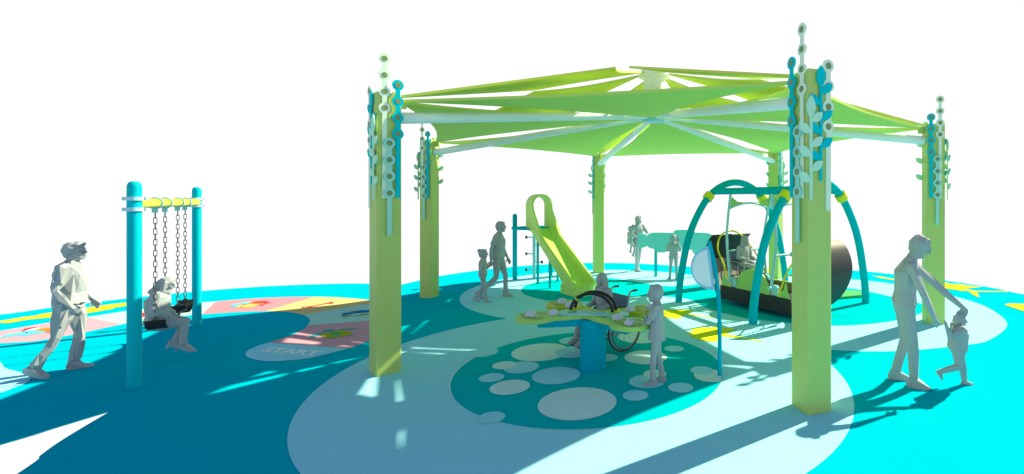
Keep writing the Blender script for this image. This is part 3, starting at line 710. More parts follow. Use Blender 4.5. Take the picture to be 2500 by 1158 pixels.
for sg, base in ((-1, 0.0), (1, LL)):
    o_, i_ = [], []
    for j, q in enumerate(shc):
        t = (shc[min(j + 1, len(shc) - 1)] - shc[max(j - 1, 0)]).normalized(); nn = V((t.y, -t.x, 0))
        o_.append(q + nn * 0.012); i_.append(q - nn * 0.012)
    sb = MB(); sb.prism([(p.x, p.y) for p in o_ + i_[::-1]], 0.0, WW, fn=lambda x, y, z, sg=sg, base=base: PF(base + sg * x, z, y))
    sb.build('end_guard', DARK, pf, smooth=45)
    # raised lining low inside the guard
    lb = MB(); q = [(p.x - 0.02, p.y + 0.01) for p in shc[:22]]; q2 = [(p[0] - 0.02, p[1] + 0.005) for p in q]
    lb.prism(q + q2[::-1], 0.05, WW - 0.05, fn=lambda x, y, z, sg=sg, base=base: PF(base + sg * x, z, y)); lb.build('guard_lining', BROWN, pf, smooth=45)
    # yellow loop rail leaning out over the guard
    k0 = base + (-sg) * 0.26
    lp_ = [(0.02, 0.39, 0.0), (0.02, 0.62, 0.10), (0.02, 0.88, 0.22), (0.04, 1.15, 0.40), (0.18, 1.40, 0.46), (0.45, 1.50, 0.46), (0.75, 1.42, 0.44), (1.0, 1.12, 0.32), (1.12, 0.80, 0.16), (1.16, 0.44, 0.0)]
    MB().tube(catmull([PF(k0 + sg * o, w_, z) for w_, z, o in lp_], 5), 0.019, 12).build('loop_rail', YEL, pf)
    for w_ in (0.012, WW - 0.03):
        gb_ = MB(); gb_.prism([(-0.03, 0.386), (0.24, 0.386), (0.10, 0.55), (0.075, 0.66), (0.04, 0.66), (0.02, 0.52)], 0.0, 0.018, fn=lambda x, y, z, sg=sg, base=base, w_=w_: PF(base - sg * (0.02 + x), w_ + z, y + (0.0745 if w_ > 0.5 else 0)))
        gb_.build('gusset', GRNP, pf, smooth=None)
for w_, dz in ((0.015, 0.0),):
    MB().prism(circ(LL * 0.495, 0.386 + dz, 0.44, 44, a0=0, a1=180), 0, 0.022, fn=lambda x, y, z, w_=w_: PF(x, w_ + z, y)).build('half_disc', GRNP, pf, smooth=40)
# curved hanging arms
def mirrored(p, q): return p
bk = [(PF(0.26, 0.02, 0.52), tops[0][0].lerp(tops[0][1], 0.263), -1, V((-0.07, 0.03, 0))), (PF(0.26, WW - 0.06, 0.49), tops[1][0].lerp(tops[1][1], 0.20), -1, V((-0.10, 0.02, 0))),
      (PF(LL - 0.43, 0.02, 0.52), tops[0][0].lerp(tops[0][1], 0.79), 1, V((0.11, 0.08, 0))), (PF(LL - 0.43, WW - 0.06, 0.49), tops[1][0].lerp(tops[1][1], 0.75), 1, V((0.10, 0, 0)))]
arms = []
for j, (bt, tp, sg, bow) in enumerate(bk):
    tp = tp - UP * 0.03
    pts = catmull([tp, tp.lerp(bt, 0.3) + bow * 0.75, tp.lerp(bt, 0.58) + bow, bt], 8)
    am = MB().tube(pts, 0.027, 14).build('hanging_arm', PALE2, pf); arms.append(pts)
    MB().cyl(bt - EE * 0.05, bt + EE * 0.05, 0.038, 16).build('pivot', PALE2, am)
    inw = EE if j % 2 == 0 else -EE
    zb = 0.386 if j % 2 == 0 else 0.461
    kk = MB(); cx = bt + inw * 0.02
    kp = [(-0.085, zb), (0.085, zb), (0.07, bt.z + 0.02), (0.045, bt.z + 0.055), (-0.03, bt.z + 0.06), (-0.06, bt.z + 0.03)]
    kk.prism(kp, 0.03 if j % 2 == 0 else -0.09, 0.09 if j % 2 == 0 else -0.03, fn=lambda x, y, z, bt=bt: V((bt.x, bt.y, 0)) + DD * (x + 0.06) + EE * z + UP * y)
    kk.build('bracket', PALE2, pf, smooth=None)
    i = min(range(len(pts)), key=lambda k: abs(pts[k].z - 1.115)); e = pts[i] + inw * 0.48
    lb_ = MB().tube([pts[i], e], 0.022, 12).build('lap_bar', PALE2, am)
    MB().cyl(e - inw * 0.012, e + inw * 0.03, 0.044, 16).build('bar_end', PALE2, am)
for a_, b_ in ((0, 1), (2, 3)):
    pa, pb = arms[a_], arms[b_]
    q0 = min(pa, key=lambda p: abs(p.z - 2.0)); q1 = min(pb, key=lambda p: abs(p.z - 2.0))
    arcp = [q0.lerp(q1, t) + UP * 0.12 * math.sin(math.pi * t) for t in [k / 14 for k in range(15)]]
    MB().tube(arcp, 0.022, 12).build('cross_bar', PALE2, pf)
    for p, q, sgn in ((pa, q0, 0), (pb, q1, 1)):
        top_ = min(p, key=lambda v: abs(v.z - 2.30)); tt = 0.42 if sgn == 0 else 0.58
        e = q0.lerp(q1, tt) + UP * (0.12 * math.sin(math.pi * tt) + 0.01)
        mid_ = (top_ * 0.34 + e * 0.40 + q * 0.26)
        g3 = [q, q.lerp(e, 0.5) + UP * 0.02, e, mid_ + (e - q) * 0.05, top_]
        nn = DD * 0.006
        gq = MB().add([v - nn for v in g3] + [v + nn for v in g3], [(0, 1, 2, 3, 4), (9, 8, 7, 6, 5)] + [(i, i + 5, (i + 1) % 5 + 5, (i + 1) % 5) for i in range(5)])
        gq.build('corner_gusset', GRNP, pf, smooth=None)
# steering ring at the right end of the platform
rc = PF(LL - 0.02, 0.20, 0.80)
MB().tube([rc + EE * 0.11 * math.cos(R(a)) + DD * 0.11 * math.sin(R(a)) + UP * 0.012 * math.sin(R(a)) for a in range(0, 360, 20)], 0.014, 10, True).build('hand_ring', YEL, pf)
MB().box(PF(LL + 0.14, 0.30, 0.80), (0.30, 0.06, 0.12), math.atan2(EE.y, EE.x)).build('grip_pad', BLACK, pf, smooth=None)
rp = [G(2000, 736), G(2116, 726), G(2124, 721), G(2124, 718.5), G(2010, 711), G(1960, 722)]
rb = MB().prism(rp, 0.012, 0.06, fn=lambda x, y, z: V((x, y, z)))
rb.build('ramp', RAMP, smooth=None, label='flat green rubber ramp on the ground beside the wheelchair swing', category='ramp')

# ------------------------------------------------------------------ people
class Fig:
    "skeleton of a 1.7 m figure, x forward, y left, z up"
    def __init__(s, **kw):
        s.j = dict(pelvis=V((0, 0, .93)), chest=V((0, 0, 1.30)), neck=V((-.01, 0, 1.46)), head=V((.03, 0, 1.585)),
                   shL=V((0, .175, 1.385)), elL=V((-.03, .235, 1.11)), wrL=V((.05, .23, .865)), shR=V((0, -.175, 1.385)), elR=V((-.03, -.235, 1.11)), wrR=V((.05, -.23, .865)),
                   hiL=V((0, .088, .90)), knL=V((.03, .09, .49)), anL=V((0, .10, .085)), hiR=V((0, -.088, .90)), knR=V((.03, -.09, .49)), anR=V((0, -.10, .085)))
        for k, v in kw.items(): s.j[k] = V(v)
def evalmesh(me, mods, vg=None):
    o = bpy.data.objects.new('tmp', me); COL.objects.link(o)
    if vg is not None:
        g = o.vertex_groups.new(name='k')
        for i, wt in vg: g.add([i], wt, 'REPLACE')
    for typ, kw in mods:
        m = o.modifiers.new('m', typ)
        for k, v in kw.items(): setattr(m, k, v)
    d = bpy.context.evaluated_depsgraph_get(); d.update()
    r = bpy.data.meshes.new_from_object(o.evaluated_get(d))
    bpy.data.objects.remove(o); return r
def low(b, vox, faces, keep=(), jit=0.0):
    me = bpy.data.meshes.new('t'); me.from_pydata(b.v, [], b.f); me.update()
    m2 = evalmesh(me, [('REMESH', dict(mode='VOXEL', voxel_size=vox)), ('SMOOTH', dict(factor=0.5, iterations=2))])
    vg = None; kw = {}
    if False:
        vg = []
        for v in m2.vertices:
            wt = 0.0
            for c, r in keep:
                if (v.co - c).length < r: wt = 1.0
            vg.append((v.index, wt))
        kw = dict(vertex_group='k', vertex_group_factor=1.0, invert_vertex_group=True)
    tri = sum(len(p.vertices) - 2 for p in m2.polygons)
    m3 = evalmesh(m2, [('DECIMATE', dict(ratio=min(1, faces / tri), use_collapse_triangulate=True, **kw))], vg)
    rj = random.Random(len(m3.vertices)); J = lambda co: V([rj.uniform(-jit, jit) for _ in range(3)]) * (1.0 if all((co - c).length > r for c, r in keep) else 0.15)
    out = MB(); out.add([v.co + J(v.co) for v in m3.vertices], [tuple(p.vertices) for p in m3.polygons])
    for m in (me, m2, m3): bpy.data.meshes.remove(m)
    return out
def loft(b, rings, n=14):
    vs = []; fs = []
    for c, lat, fw, a, d in rings:
        for k in range(n):
            t = 2 * math.pi * k / n; ct, st_ = math.cos(t), math.sin(t)
            e = 0.85
            vs.append(c + lat * a * math.copysign(abs(ct) ** e, ct) + fw * d * math.copysign(abs(st_) ** e, st_))
    m = len(rings)
    for i in range(m - 1):
        for k in range(n):
            k2 = (k + 1) % n; fs.append((i * n + k, i * n + k2, (i + 1) * n + k2, (i + 1) * n + k))
    fs.append(tuple(range(n))[::-1]); fs.append(tuple((m - 1) * n + k for k in range(n)))
    b.add(vs, fs)
def hand(b, wr, el, palm, curl, side, sc_=1.0, dirv=None):
    d = (dirv if dirv is not None else (wr - el)).normalized(); palm = (palm - d * palm.dot(d)).normalized(); s = d.cross(palm).normalized() * side   # s: towards the thumb
    M = Matrix((d, s, palm)).transposed()
    b.ell(wr + d * .05 * sc_, (.056 * sc_, .042 * sc_, .019 * sc_), 10, 7, M)
    for k, ln in enumerate((.070, .080, .074, .058)):
        o = wr + d * (.088 - .004 * abs(k - 1)) * sc_ + s * (.030 - .0205 * k) * sc_
        c = R(curl * (0.8 + 0.12 * k)); d1 = (d * math.cos(c) + palm * math.sin(c)); d2 = (d * math.cos(2.1 * c) + palm * math.sin(2.1 * c))
        m_ = o + d1 * ln * .55 * sc_; b.cap(o, m_, .0098 * sc_, .0092 * sc_, 7); b.cap(m_, m_ + d2 * ln * .45 * sc_, .0092 * sc_, .008 * sc_, 7)
    o = wr + d * .032 * sc_ + s * .036 * sc_; d1 = (d * .72 + s * .6 + palm * .35).normalized(); d2 = (d * .9 + s * .15 + palm * .4).normalized()
    b.cap(o, o + d1 * .042 * sc_, .0125 * sc_, .011 * sc_, 7); b.cap(o + d1 * .042 * sc_, o + d1 * .042 * sc_ + d2 * .032 * sc_, .011 * sc_, .009 * sc_, 7)
def hull(b, pts):
    bm = bmesh.new()
    for p in pts: bm.verts.new(p)
    r = bmesh.ops.convex_hull(bm, input=bm.verts); bm.verts.index_update()
    bm.faces.ensure_lookup_table()
    b.add([v.co.copy() for v in bm.verts], [tuple(v.index for v in f.verts) for f in bm.faces]); bm.free()
def person(label, loc, face, height, fig, hair='short', faces=900, vox=0.0075, girth=1.0, hs=1.0, yaw=0.0, pitch=0.0, toes=((0, 0), (0, 0)), curl=(18, 18), palms=(None, None),
           heel=False, shirt=True, jit=.004, lg=1.0, sleeves='short', skirt=0.0, zoff=0.0, group=None, hdir=(None, None), slim=1.0, name='person', collar=False):
    j = fig.j; b = MB(); g = girth
    def nrm(a, b_): return (a - b_).normalized()
    latH = nrm(j['hiL'], j['hiR']); latS = nrm(j['shL'], j['shR']); sp = nrm(j['chest'], j['pelvis'])
    fwH = latH.cross(sp).normalized(); fwS = latS.cross(sp).normalized()
    up = sp; pel, ch = j['pelvis'], j['chest']; nk = j['neck']; shm = (j['shL'] + j['shR']) / 2
    latM, fwM = (latH + latS).normalized(), (fwH + fwS).normalized()
    rings = [(pel - up * .115, latH, fwH, .10 * g, .085 * g), (pel - up * .05, latH, fwH, .158 * g, .115 * g), (pel + up * .02, latH, fwH, .165 * g, .122 * g)]
    if shirt: rings += [(pel + up * .0, latH, fwH, .185 * g, .138 * g)]
    rings += [(pel.lerp(ch, .35), latM, fwM, .155 * g * slim, .115 * g), (pel.lerp(ch, .7), latS, fwS, .165 * g * slim, .122 * g), (ch, latS, fwS, .172 * g, .122 * g),
              (shm + up * .005, latS, fwS, .16 * g, .092 * g), (shm.lerp(nk, .55), latS, fwS, .095, .075), (nk + (nk - shm) * .1, latS, fwS, .058, .06)]
    loft(b, rings)
    hd = j['head']; M = Matrix.Rotation(R(yaw), 3, 'Z') @ Matrix.Rotation(R(pitch), 3, 'Y')
    def hp_(x, y, z): return hd + M @ (V((x, y, z)) * hs)
    b.cap(nk - up * .03, hp_(-.015, 0, -.05), .058, .054 * (1 + (hs - 1) * .5))
    b.ell(hp_(-.005, 0, .025), (.098 * hs, .076 * hs, .093 * hs), 14, 9, M)
    b.cap(hp_(.025, 0, -.02), hp_(.052, 0, -.082), .066 * hs, .036 * hs, 12)
    b.cap(hp_(.085, -.03, .028), hp_(.085, .03, .028), .017 * hs, .017 * hs, 8)            # brow
    b.cap(hp_(.092, 0, .018), hp_(.112, 0, -.022), .009 * hs, .016 * hs, 8)                # nose
    b.cap(hp_(.082, -.018, -.056), hp_(.082, .018, -.056), .011 * hs, .011 * hs, 8)        # mouth
    for y in (-1, 1):
        b.ell(hp_(-.005, y * .078, .0), (.024 * hs, .011 * hs, .034 * hs), 8, 6, M); b.ell(hp_(.068, y * .038, -.02), (.022 * hs, .024 * hs, .02 * hs), 8, 6, M)
    keep = [(hp_(.105, 0, -.01), .05 * hs)]
    for S, sd_, pm, cu, hdv in (('L', 1, palms[0], curl[0], hdir[0]), ('R', -1, palms[1], curl[1], hdir[1])):
        sh, el, wr = j['sh' + S], j['el' + S], j['wr' + S]
        b.chain([sh, sh.lerp(el, .45), el, el.lerp(wr, .35), wr], [.056 * g * lg, .048 * g * lg, .039 * lg, .040 * lg, .026 * lg])
        if sleeves == 'short': b.chain([sh, sh.lerp(el, .62)], [.066 * g, .058 * g])
        elif sleeves == 'long': b.chain([sh, el, wr.lerp(el, .12)], [.068 * g, .054 * g, .042 * g])
        pmv = V(pm) if pm is not None else -latS * sd_
        hand(b, wr, el, pmv, cu, sd_ * (1 if pm is None else 1), 1.0, V(hdv) if hdv else None)
        d = (V(hdv) if hdv else (wr - el)).normalized(); keep.append((wr + d * .085, .10))
        hi, kn, anp = j['hi' + S], j['kn' + S], j['an' + S]
        b.chain([hi, hi.lerp(kn, .4), kn, kn.lerp(anp, .35), anp], [.088 * g, .078 * g, .056 * lg, .057 * lg, .040 * lg])
        b.chain([kn.lerp(anp, .6), anp + (kn - anp).normalized() * .05], [.052, .056])        # trouser cuff
        ty, tp = toes[0 if S == 'L' else 1]
        Mf = Matrix.Rotation(R(ty), 3, 'Z') @ Matrix.Rotation(R(tp), 3, 'Y')
        zb = -.085
        fp = [(-.075, .03, zb), (-.08, .026, zb + .05), (.03, .038, zb), (.11, .047, zb), (.10, .042, zb + .045), (.185, .022, zb), (.18, .02, zb + .028), (-.045, .04, .02), (.035, .038, .015)]
        if heel: fp = [(-.06, .028, zb + .055), (-.07, .026, zb + .10), (.10, .042, zb), (.09, .04, zb + .05), (.20, .010, zb), (.19, .01, zb + .022), (-.045, .04, .06), (.04, .038, .05)]
        hull(b, [anp + Mf @ V((x, y * q, z)) for x, y, z in fp for q in (-1, 1)])
        if heel: b.cap(anp + Mf @ V((-.052, 0, zb + .05)), anp + Mf @ V((-.06, 0, zb + .005)), .026, .012, 8)
    if skirt:
        loft(b, [(pel - up * skirt, latH, fwH, .20 * g, .16 * g), (pel, latH, fwH, .175 * g, .13 * g)])
    if collar:
        for y in (-1, 1): b.cap(nk + V((-.03, .05 * y, .0)), nk + V((.10, .045 * y, -.04)), .045, .03)
        b.cap(nk + V((-.07, -.05, 0)), nk + V((-.07, .05, 0)), .06, .06)
    h = MB()
    if hair in ('short', 'quiff', 'cap', 'bun', 'buns', 'bob'):
        h.ell(hp_(-.022, 0, .045), (.098 * hs, .085 * hs, .092 * hs), 14, 9, M)
        h.cap(hp_(.045, -.045, .088), hp_(.045, .045, .088), .036 * hs, .036 * hs, 8)
        for y in (-1, 1): h.cap(hp_(.0, .07 * y, .05), hp_(-.02, .066 * y, .0), .026 * hs, .018 * hs, 8)
        h.cap(hp_(-.07, 0, .02), hp_(-.06, 0, -.05), .06 * hs, .045 * hs, 10)
    if hair == 'quiff': h.cap(hp_(.04, 0, .10), hp_(.080, 0, .100), .04 * hs, .026 * hs, 10)
    if hair == 'cap': h.cap(hp_(.05, 0, .085), hp_(.125, 0, .075), .045 * hs, .03 * hs, 10)
    if hair == 'bun': h.ell(hp_(-.10, 0, .06), (.05 * hs,) * 3, 10, 7)
    if hair == 'buns':
        h.ell(hp_(-.105, 0, .09), (.048 * hs,) * 3, 10, 7); h.ell(hp_(-.09, -.03, .10), (.04 * hs,) * 3, 10, 7)
    if hair == 'bob':
        for y in (-1, 1): h.cap(hp_(-.02, .07 * y, .04), hp_(-.01, .075 * y, -.09), .045 * hs, .035 * hs, 10)
        h.cap(hp_(-.07, 0, .0), hp_(-.06, 0, -.10), .07 * hs, .06 * hs, 10)
    if hair == 'long':
        h.ell(hp_(-.015, 0, .04), (.105 * hs, .09 * hs, .095 * hs), 14, 9, M)
        h.cap(hp_(.05, 0, .085), hp_(.03, 0, .09), .035 * hs, .04 * hs, 8)
        for y in (-1, 1): h.chain([hp_(-.01, .075 * y, .03), hp_(-.005, .085 * y, -.08), hp_(-.03, .10 * y, -.20)], [.042 * hs, .042 * hs, .03 * hs])
        h.chain([hp_(-.07, 0, .0), hp_(-.085, 0, -.12), hp_(-.10, 0, -.25)], [.07 * hs, .075 * hs, .045 * hs])
    k = height / 1.7
    T = Matrix.Translation(V(loc) + V((0, 0, zoff))) @ Matrix.Rotation(R(face), 4, 'Z') @ Matrix.Scale(k, 4)
    rt = thing(name, label, 'person', V(loc) + V((0, 0, zoff)), group)
    low(b, vox, int(faces * 1.7), keep, jit).xf(T).build('body', GREY, rt, smooth=None)
    if h.v: low(h, .009, max(110, int(faces * 0.16))).xf(T).build('hair', HAIRM, rt, smooth=None)
    return rt

PEOPLE = True
if PEOPLE:
    person('grey man in T-shirt walking past the swing posts, arms at his sides', (-7.40, 6.13, 0), 36, 1.64,
       Fig(pelvis=(.0, 0, .92), hiL=(.01, .09, .89), hiR=(-.01, -.09, .89), knR=(-.09, -.11, .49), anR=(-.27, -.12, .13), knL=(.06, .12, .49), anL=(.00, .14, .085),
           chest=(.01, 0, 1.30), neck=(.01, 0, 1.46), head=(.045, 0, 1.585), shR=(.0, -.195, 1.385), elR=(-.06, -.25, 1.11), wrR=(.08, -.23, .88), shL=(.01, .195, 1.385), elL=(.0, .26, 1.11), wrL=(.14, .26, .90)),
       hair='quiff', faces=520, jit=.017, girth=1.13, toes=((12, 0), (-22, 22)), yaw=-8, curl=(35, 35))
    sw = S0.lerp(S1, 0.324)
    person('grey woman in heeled boots sitting on the nearer swing, looking down at a phone', (sw.x, sw.y, 0), 34, 1.46,
       Fig(pelvis=(-.03, 0, .62), hiL=(.02, .09, .60), hiR=(.02, -.09, .60), knL=(.29, .08, .59), knR=(.30, -.08, .60), anL=(.13, .08, .235), anR=(.27, -.08, .215), chest=(-.03, 0, .97), neck=(.0, 0, 1.11), head=(.07, 0, 1.205),
           shL=(.0, .17, 1.04), shR=(.0, -.17, 1.04), elL=(-.02, .235, .80), elR=(-.02, -.235, .80), wrL=(.13, .08, .71), wrR=(.13, -.07, .71)),
       hair='long', faces=560, jit=.008, hs=.93, sleeves='long', heel=True, toes=((0, 10), (0, 12)), pitch=18, collar=True, curl=(40, 40), palms=((0, 0, 1), (0, 0, 1)), girth=1.22)
    ph = V((sw.x, sw.y, 0)) + Matrix.Rotation(R(34), 3, 'Z') @ V((.215, 0, .645)) 
    pb = MB().box(ph, (.075, .15, .011), R(34), mt=Matrix.Rotation(R(34), 3, 'Z') @ Matrix.Rotation(R(-25), 3, 'Y'))
    pt = thing('phone', 'small black phone in the hands of the woman on the swing', 'phone', ph); pb.build('case', BLACK, pt, smooth=None)
    person('grey man in T-shirt walking by the slide, holding the hand of a small girl', (-3.42, 10.75, 0), 6, 1.69,
       Fig(pelvis=(0, 0, .92), knL=(.14, .09, .50), anL=(.14, .10, .085), knR=(-.02, -.09, .48), anR=(-.38, -.10, .15), hiL=(.01, .088, .89), hiR=(-.01, -.088, .89), chest=(.02, 0, 1.30), head=(.06, 0, 1.585), neck=(.02, 0, 1.46),
           elR=(-.10, -.235, 1.12), wrR=(-.10, -.27, .87), elL=(.05, .24, 1.11), wrL=(.16, .23, .87)), hair='short', faces=560, vox=.009, girth=1.1, toes=((0, 0), (0, 40)), curl=(20, 40))
    person('small grey girl with hair buns walking and reaching up to the hand of the man', (-3.60, 10.28, 0), 8, 1.09,
       Fig(pelvis=(0, 0, .92), knL=(-.02, .09, .48), anL=(-.24, .09, .13), knR=(.08, -.09, .49), anR=(.12, -.09, .085), elL=(.08, .27, 1.12), wrL=(.27, .34, 1.26), elR=(-.03, -.25, 1.13), wrR=(.05, -.24, .92), head=(.02, 0, 1.60)),
       hair='buns', faces=560, vox=.010, hs=1.32, girth=1.08, toes=((0, 25), (0, 0)), curl=(40, 15), sleeves='long')
    person('grey woman in hat standing at the back and carrying a child on her hip', (-0.42, 14.75, 0), -55, 1.68,
       Fig(elR=(.10, -.30, 1.14), wrR=(.25, -.14, 1.05), elL=(.16, .26, 1.16), wrL=(.24, -.02, 1.06), knL=(-.06, .09, .49), anL=(-.22, .12, .12), knR=(.06, -.08, .49), anR=(.06, -.08, .085)), hair='bob', faces=560, vox=.011, toes=((0, 25), (15, 0)), slim=.92)
    person('small grey child riding on the hip of the woman at the back', (-0.66, 14.55, 0), 40, 0.98,
       Fig(pelvis=(0, 0, 1.56), chest=(.02, 0, 1.93), neck=(.03, 0, 2.09), head=(.06, 0, 2.23), hiL=(.02, .10, 1.53), hiR=(.02, -.10, 1.53), knL=(.30, .24, 1.42), anL=(.26, .28, 1.05), knR=(.14, -.26, 1.30), anR=(.02, -.28, .92),
           shL=(.02, .175, 2.01), shR=(.02, -.175, 2.01), elL=(.2, .25, 1.85), wrL=(.36, .12, 1.95), elR=(.16, -.26, 1.80), wrR=(.36, -.12, 1.9)), hair='short', faces=420, vox=.012, hs=1.35, toes=((0, 20), (0, 20)))
    person('grey boy standing with his back turned in front of the aqua panel', (0.60, 13.22, 0), 82, 1.19,
       Fig(elL=(.06, .27, 1.12), wrL=(.22, .12, 1.10), elR=(.06, -.27, 1.12), wrR=(.22, -.12, 1.10), knR=(.02, -.10, .49), anR=(0, -.12, .085), anL=(0, .15, .085), knL=(.02, .12, .49)), hair='short', faces=460, vox=.011, hs=1.28, girth=1.02, toes=((28, 0), (-20, 0)), skirt=.10)
    person('grey boy with crossed arms standing at the right end of the green table', (0.06, 5.74, 0), 176, 1.15,
       Fig(pelvis=(0, 0, .93), elL=(.13, .25, 1.15), wrL=(.20, -.06, 1.20), elR=(.13, -.25, 1.13), wrR=(.21, .08, 1.14), anL=(.06, .10, .085), knL=(.05, .09, .49), anR=(-.09, -.10, .085), knR=(-.02, -.09, .49), head=(.03, 0, 1.59)),
       hair='short', faces=520, jit=.012, hs=1.25, vox=.009, skirt=.14, toes=((8, 0), (-12, 0)), curl=(15, 15), palms=((-1, 0, 0), (-1, 0, 0)), hdir=((.1, -1, .1), (.1, 1, .05)), sleeves='short')
    person('tall grey woman bending forward to hold both hands of a toddler', (3.04, 5.76, 0), -20, 1.78,
       Fig(pelvis=(-.02, 0, .92), hiL=(-.02, .09, .89), hiR=(-.02, -.09, .89), chest=(.0, 0, 1.28), neck=(.05, 0, 1.44), head=(.14, 0, 1.56), shL=(.06, .17, 1.36), shR=(.02, -.18, 1.35), elL=(.37, .21, 1.08), wrL=(.63, .17, .845), elR=(.13, -.26, 1.08), wrR=(.25, -.20, .81),
           knL=(.00, .09, .49), anL=(-.10, .09, .085), knR=(.05, -.10, .49), anR=(.06, -.10, .085)), hair='short', hdir=((-.55, 0, -.83), None), faces=230, jit=.008, pitch=22, yaw=-6, toes=((10, 0), (-15, 0)), curl=(40, 40), sleeves='none', slim=.95)
    person('grey toddler walking with both arms raised to the hands of the bending woman', (3.60, 5.68, 0), -12, 0.86,
       Fig(pelvis=(0, 0, .90), chest=(.03, 0, 1.26), neck=(.03, 0, 1.38), head=(.05, 0, 1.52), shL=(.03, .18, 1.34), shR=(.03, -.18, 1.34), elL=(.16, .34, 1.46), wrL=(.20, .24, 1.66), elR=(-.27, -.30, 1.22), wrR=(-.34, -.30, 1.46),
           hiL=(0, .10, .87), hiR=(0, -.10, .87), knL=(.14, .12, .48), anL=(.20, .12, .085), knR=(-.02, -.13, .50), anR=(-.40, -.15, .34)), hair='none', jit=.008, faces=170, vox=.014, lg=1.4, hs=1.45, girth=1.55, toes=((0, 0), (0, 60)), curl=(30, 30), sleeves='none', shirt=False)

# ------------------------------------------------------------------ wheelchairs (built once at the origin, then copied)
wc = thing('wheelchair', 'grey wheelchair with slate backrest parked behind the green play table', 'wheelchair', (0, 0, 0), 'wheelchairs in the playground')
fb = MB()
for y in (-.225, .225):
    fb.tube(catmull([(-.27, y, .845), (-.20, y, .845), (-.145, y, .82), (-.125, y, .75), (-.09, y, .56), (-.06, y, .42), (-.05, y, .26)], 5), .0155, 10)
    fb.tube([(-.06, y, .42), (.37, y, .44)], .0125, 10); fb.tube([(-.05, y, .27), (.30, y, .24)], .0125, 10)
    fb.tube(catmull([(.37, y, .44), (.41, y, .42), (.47, y * .93, .31), (.54, y * .85, .14)], 5), .0155, 10)
    fb.tube([(.30, y, .24), (.33, y, .44)], .0125, 10)
    fb.tube([(.34, y, .26), (.36, y, .10)], .011, 8)
    fb.tube(catmull([(-.085, y, .58), (.10, y * 1.03, .61), (.27, y * 1.03, .61), (.33, y, .57), (.34, y, .45)], 5), .011, 10)
fb.tube([(-.05, -.225, .27), (.26, .225, .42)], .010, 8); fb.tube([(-.05, .225, .27), (.26, -.225, .42)], .010, 8); fb.tube([(0, -.27, .30), (0, .27, .30)], .012, 10)
fb.build('frame', TUBEG, wc)
for y in (-.225, .225):
    MB().tube([(-.285, y, .845), (-.19, y, .845)], .017, 12).build('hand_grip', DARK, wc)
    MB().box((.14, y * 1.03, .628), (.24, .045, .022)).build('armrest', BLACK, wc, smooth=None)
MB().box((.15, 0, .450), (.43, .425, .03)).build('seat', CLOTHB, wc, smooth=None)
MB().add([(-.125, -.214, .775), (-.085, -.214, .465), (-.085, .214, .465), (-.125, .214, .775), (-.135, -.214, .773), (-.097, -.214, .465), (-.097, .214, .465), (-.135, .214, .773)],
         [(3, 2, 1, 0), (4, 5, 6, 7), (0, 1, 5, 4), (1, 2, 6, 5), (2, 3, 7, 6), (3, 0, 4, 7)]).build('backrest', CLOTHB, wc, smooth=None)
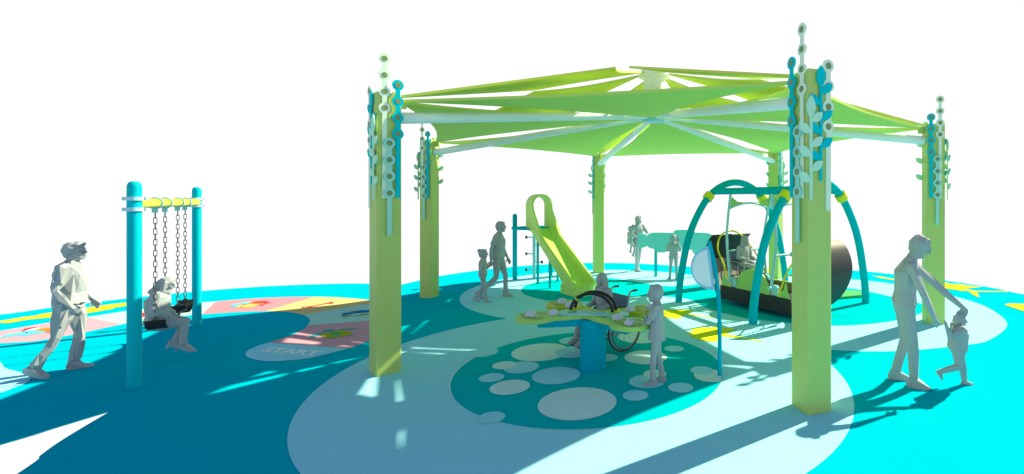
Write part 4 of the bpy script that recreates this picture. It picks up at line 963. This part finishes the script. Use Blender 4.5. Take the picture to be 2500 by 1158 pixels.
for sg in (-1, 1):
    y = .285 * sg
    def wr_(r, t, yy): return [V((r * math.cos(2 * math.pi * k / 40), yy, .30 + r * math.sin(2 * math.pi * k / 40))) for k in range(40)]
    wh = MB().tube(wr_(.285, 0, y), .0135, 10, True).build('wheel', TYRE, wc)
    sp_ = MB().tube(wr_(.262, 0, y), .007, 6, True); sp_.cyl((0, y - .035, .30), (0, y + .035, .30), .026, 14)
    for k in range(14):
        a = 2 * math.pi * k / 14; sp_.tube([V((.02 * math.cos(a + .6), y + (.02 if k % 2 else -.02), .30 + .02 * math.sin(a + .6))), V((.262 * math.cos(a), y, .30 + .262 * math.sin(a)))], .0022, 5)
    sp_.build('rim', TUBEG, wh)
    MB().tube(wr_(.25, 0, y + .042 * sg), .0085, 8, True).build('push_rim', STEEL, wh)
    cy_ = .215 * sg
    cs = MB().tube([V((.37 + .062 * math.cos(2 * math.pi * k / 24), cy_, .082 + .062 * math.sin(2 * math.pi * k / 24))) for k in range(24)], .02, 10, True).build('caster', BLACK, wc)
    MB().cyl((.37, cy_ - .022, .082), (.37, cy_ + .022, .082), .05, 16).build('hub', TUBEG, cs)
    MB().box((.585, .105 * sg, .125), (.15, .15, .018), mt=Matrix.Rotation(R(-14), 3, 'Y')).build('footplate', DARK, wc, smooth=None)
    MB().box((.50, .12 * sg, .27), (.02, .14, .10), mt=Matrix.Rotation(R(-20), 3, 'Y')).build('calf_pad', CLOTHB, wc, smooth=None)
wc2 = copy_tree(wc)
wa = math.degrees(math.atan2(-.66, -.75)); wl = V((-.58, 7.17, 0))
wc.location = wl; wc.rotation_euler = (0, 0, R(wa))
wb = math.degrees(math.atan2(DD.y, DD.x)); wl2 = PF(0.11, 0.46, 0.281)
wc2.location = wl2; wc2.rotation_euler = (0, 0, R(wb))
wc2['label'] = 'grey wheelchair standing on the dark swing platform under the arch frame'
if PEOPLE:
    seated = dict(pelvis=(.0, 0, .60), hiL=(.06, .09, .58), hiR=(.06, -.09, .58), knL=(.44, .10, .60), knR=(.44, -.10, .60), anL=(.53, .11, .225), anR=(.53, -.11, .225), chest=(-.01, 0, .97), neck=(.0, 0, 1.12), head=(.05, 0, 1.245),
           shL=(.0, .175, 1.05), shR=(.0, -.175, 1.05), elL=(.03, .24, .80), elR=(.03, -.24, .80))
    person('grey long-haired person seated in the wheelchair behind the green table', wl + Matrix.Rotation(R(wa), 3, 'Z') @ V((.17, 0, .05)), wa, 1.33,
       Fig(**seated, wrL=(.26, .16, .74), wrR=(.26, -.16, .74)), hair='long', faces=800, vox=.009, sleeves='long', curl=(20, 20), palms=((0, 0, -1), (0, 0, -1)))
    person('grey curly-haired woman seated in the wheelchair on the swing platform', wl2 + Matrix.Rotation(R(wb), 3, 'Z') @ V((.11, 0, .05)), wb, 1.36,
       Fig(**seated, wrL=(.28, .14, .76), wrR=(.28, -.14, .76)), hair='long', faces=700, vox=.010, sleeves='long', curl=(20, 20), palms=((0, 0, -1), (0, 0, -1)))
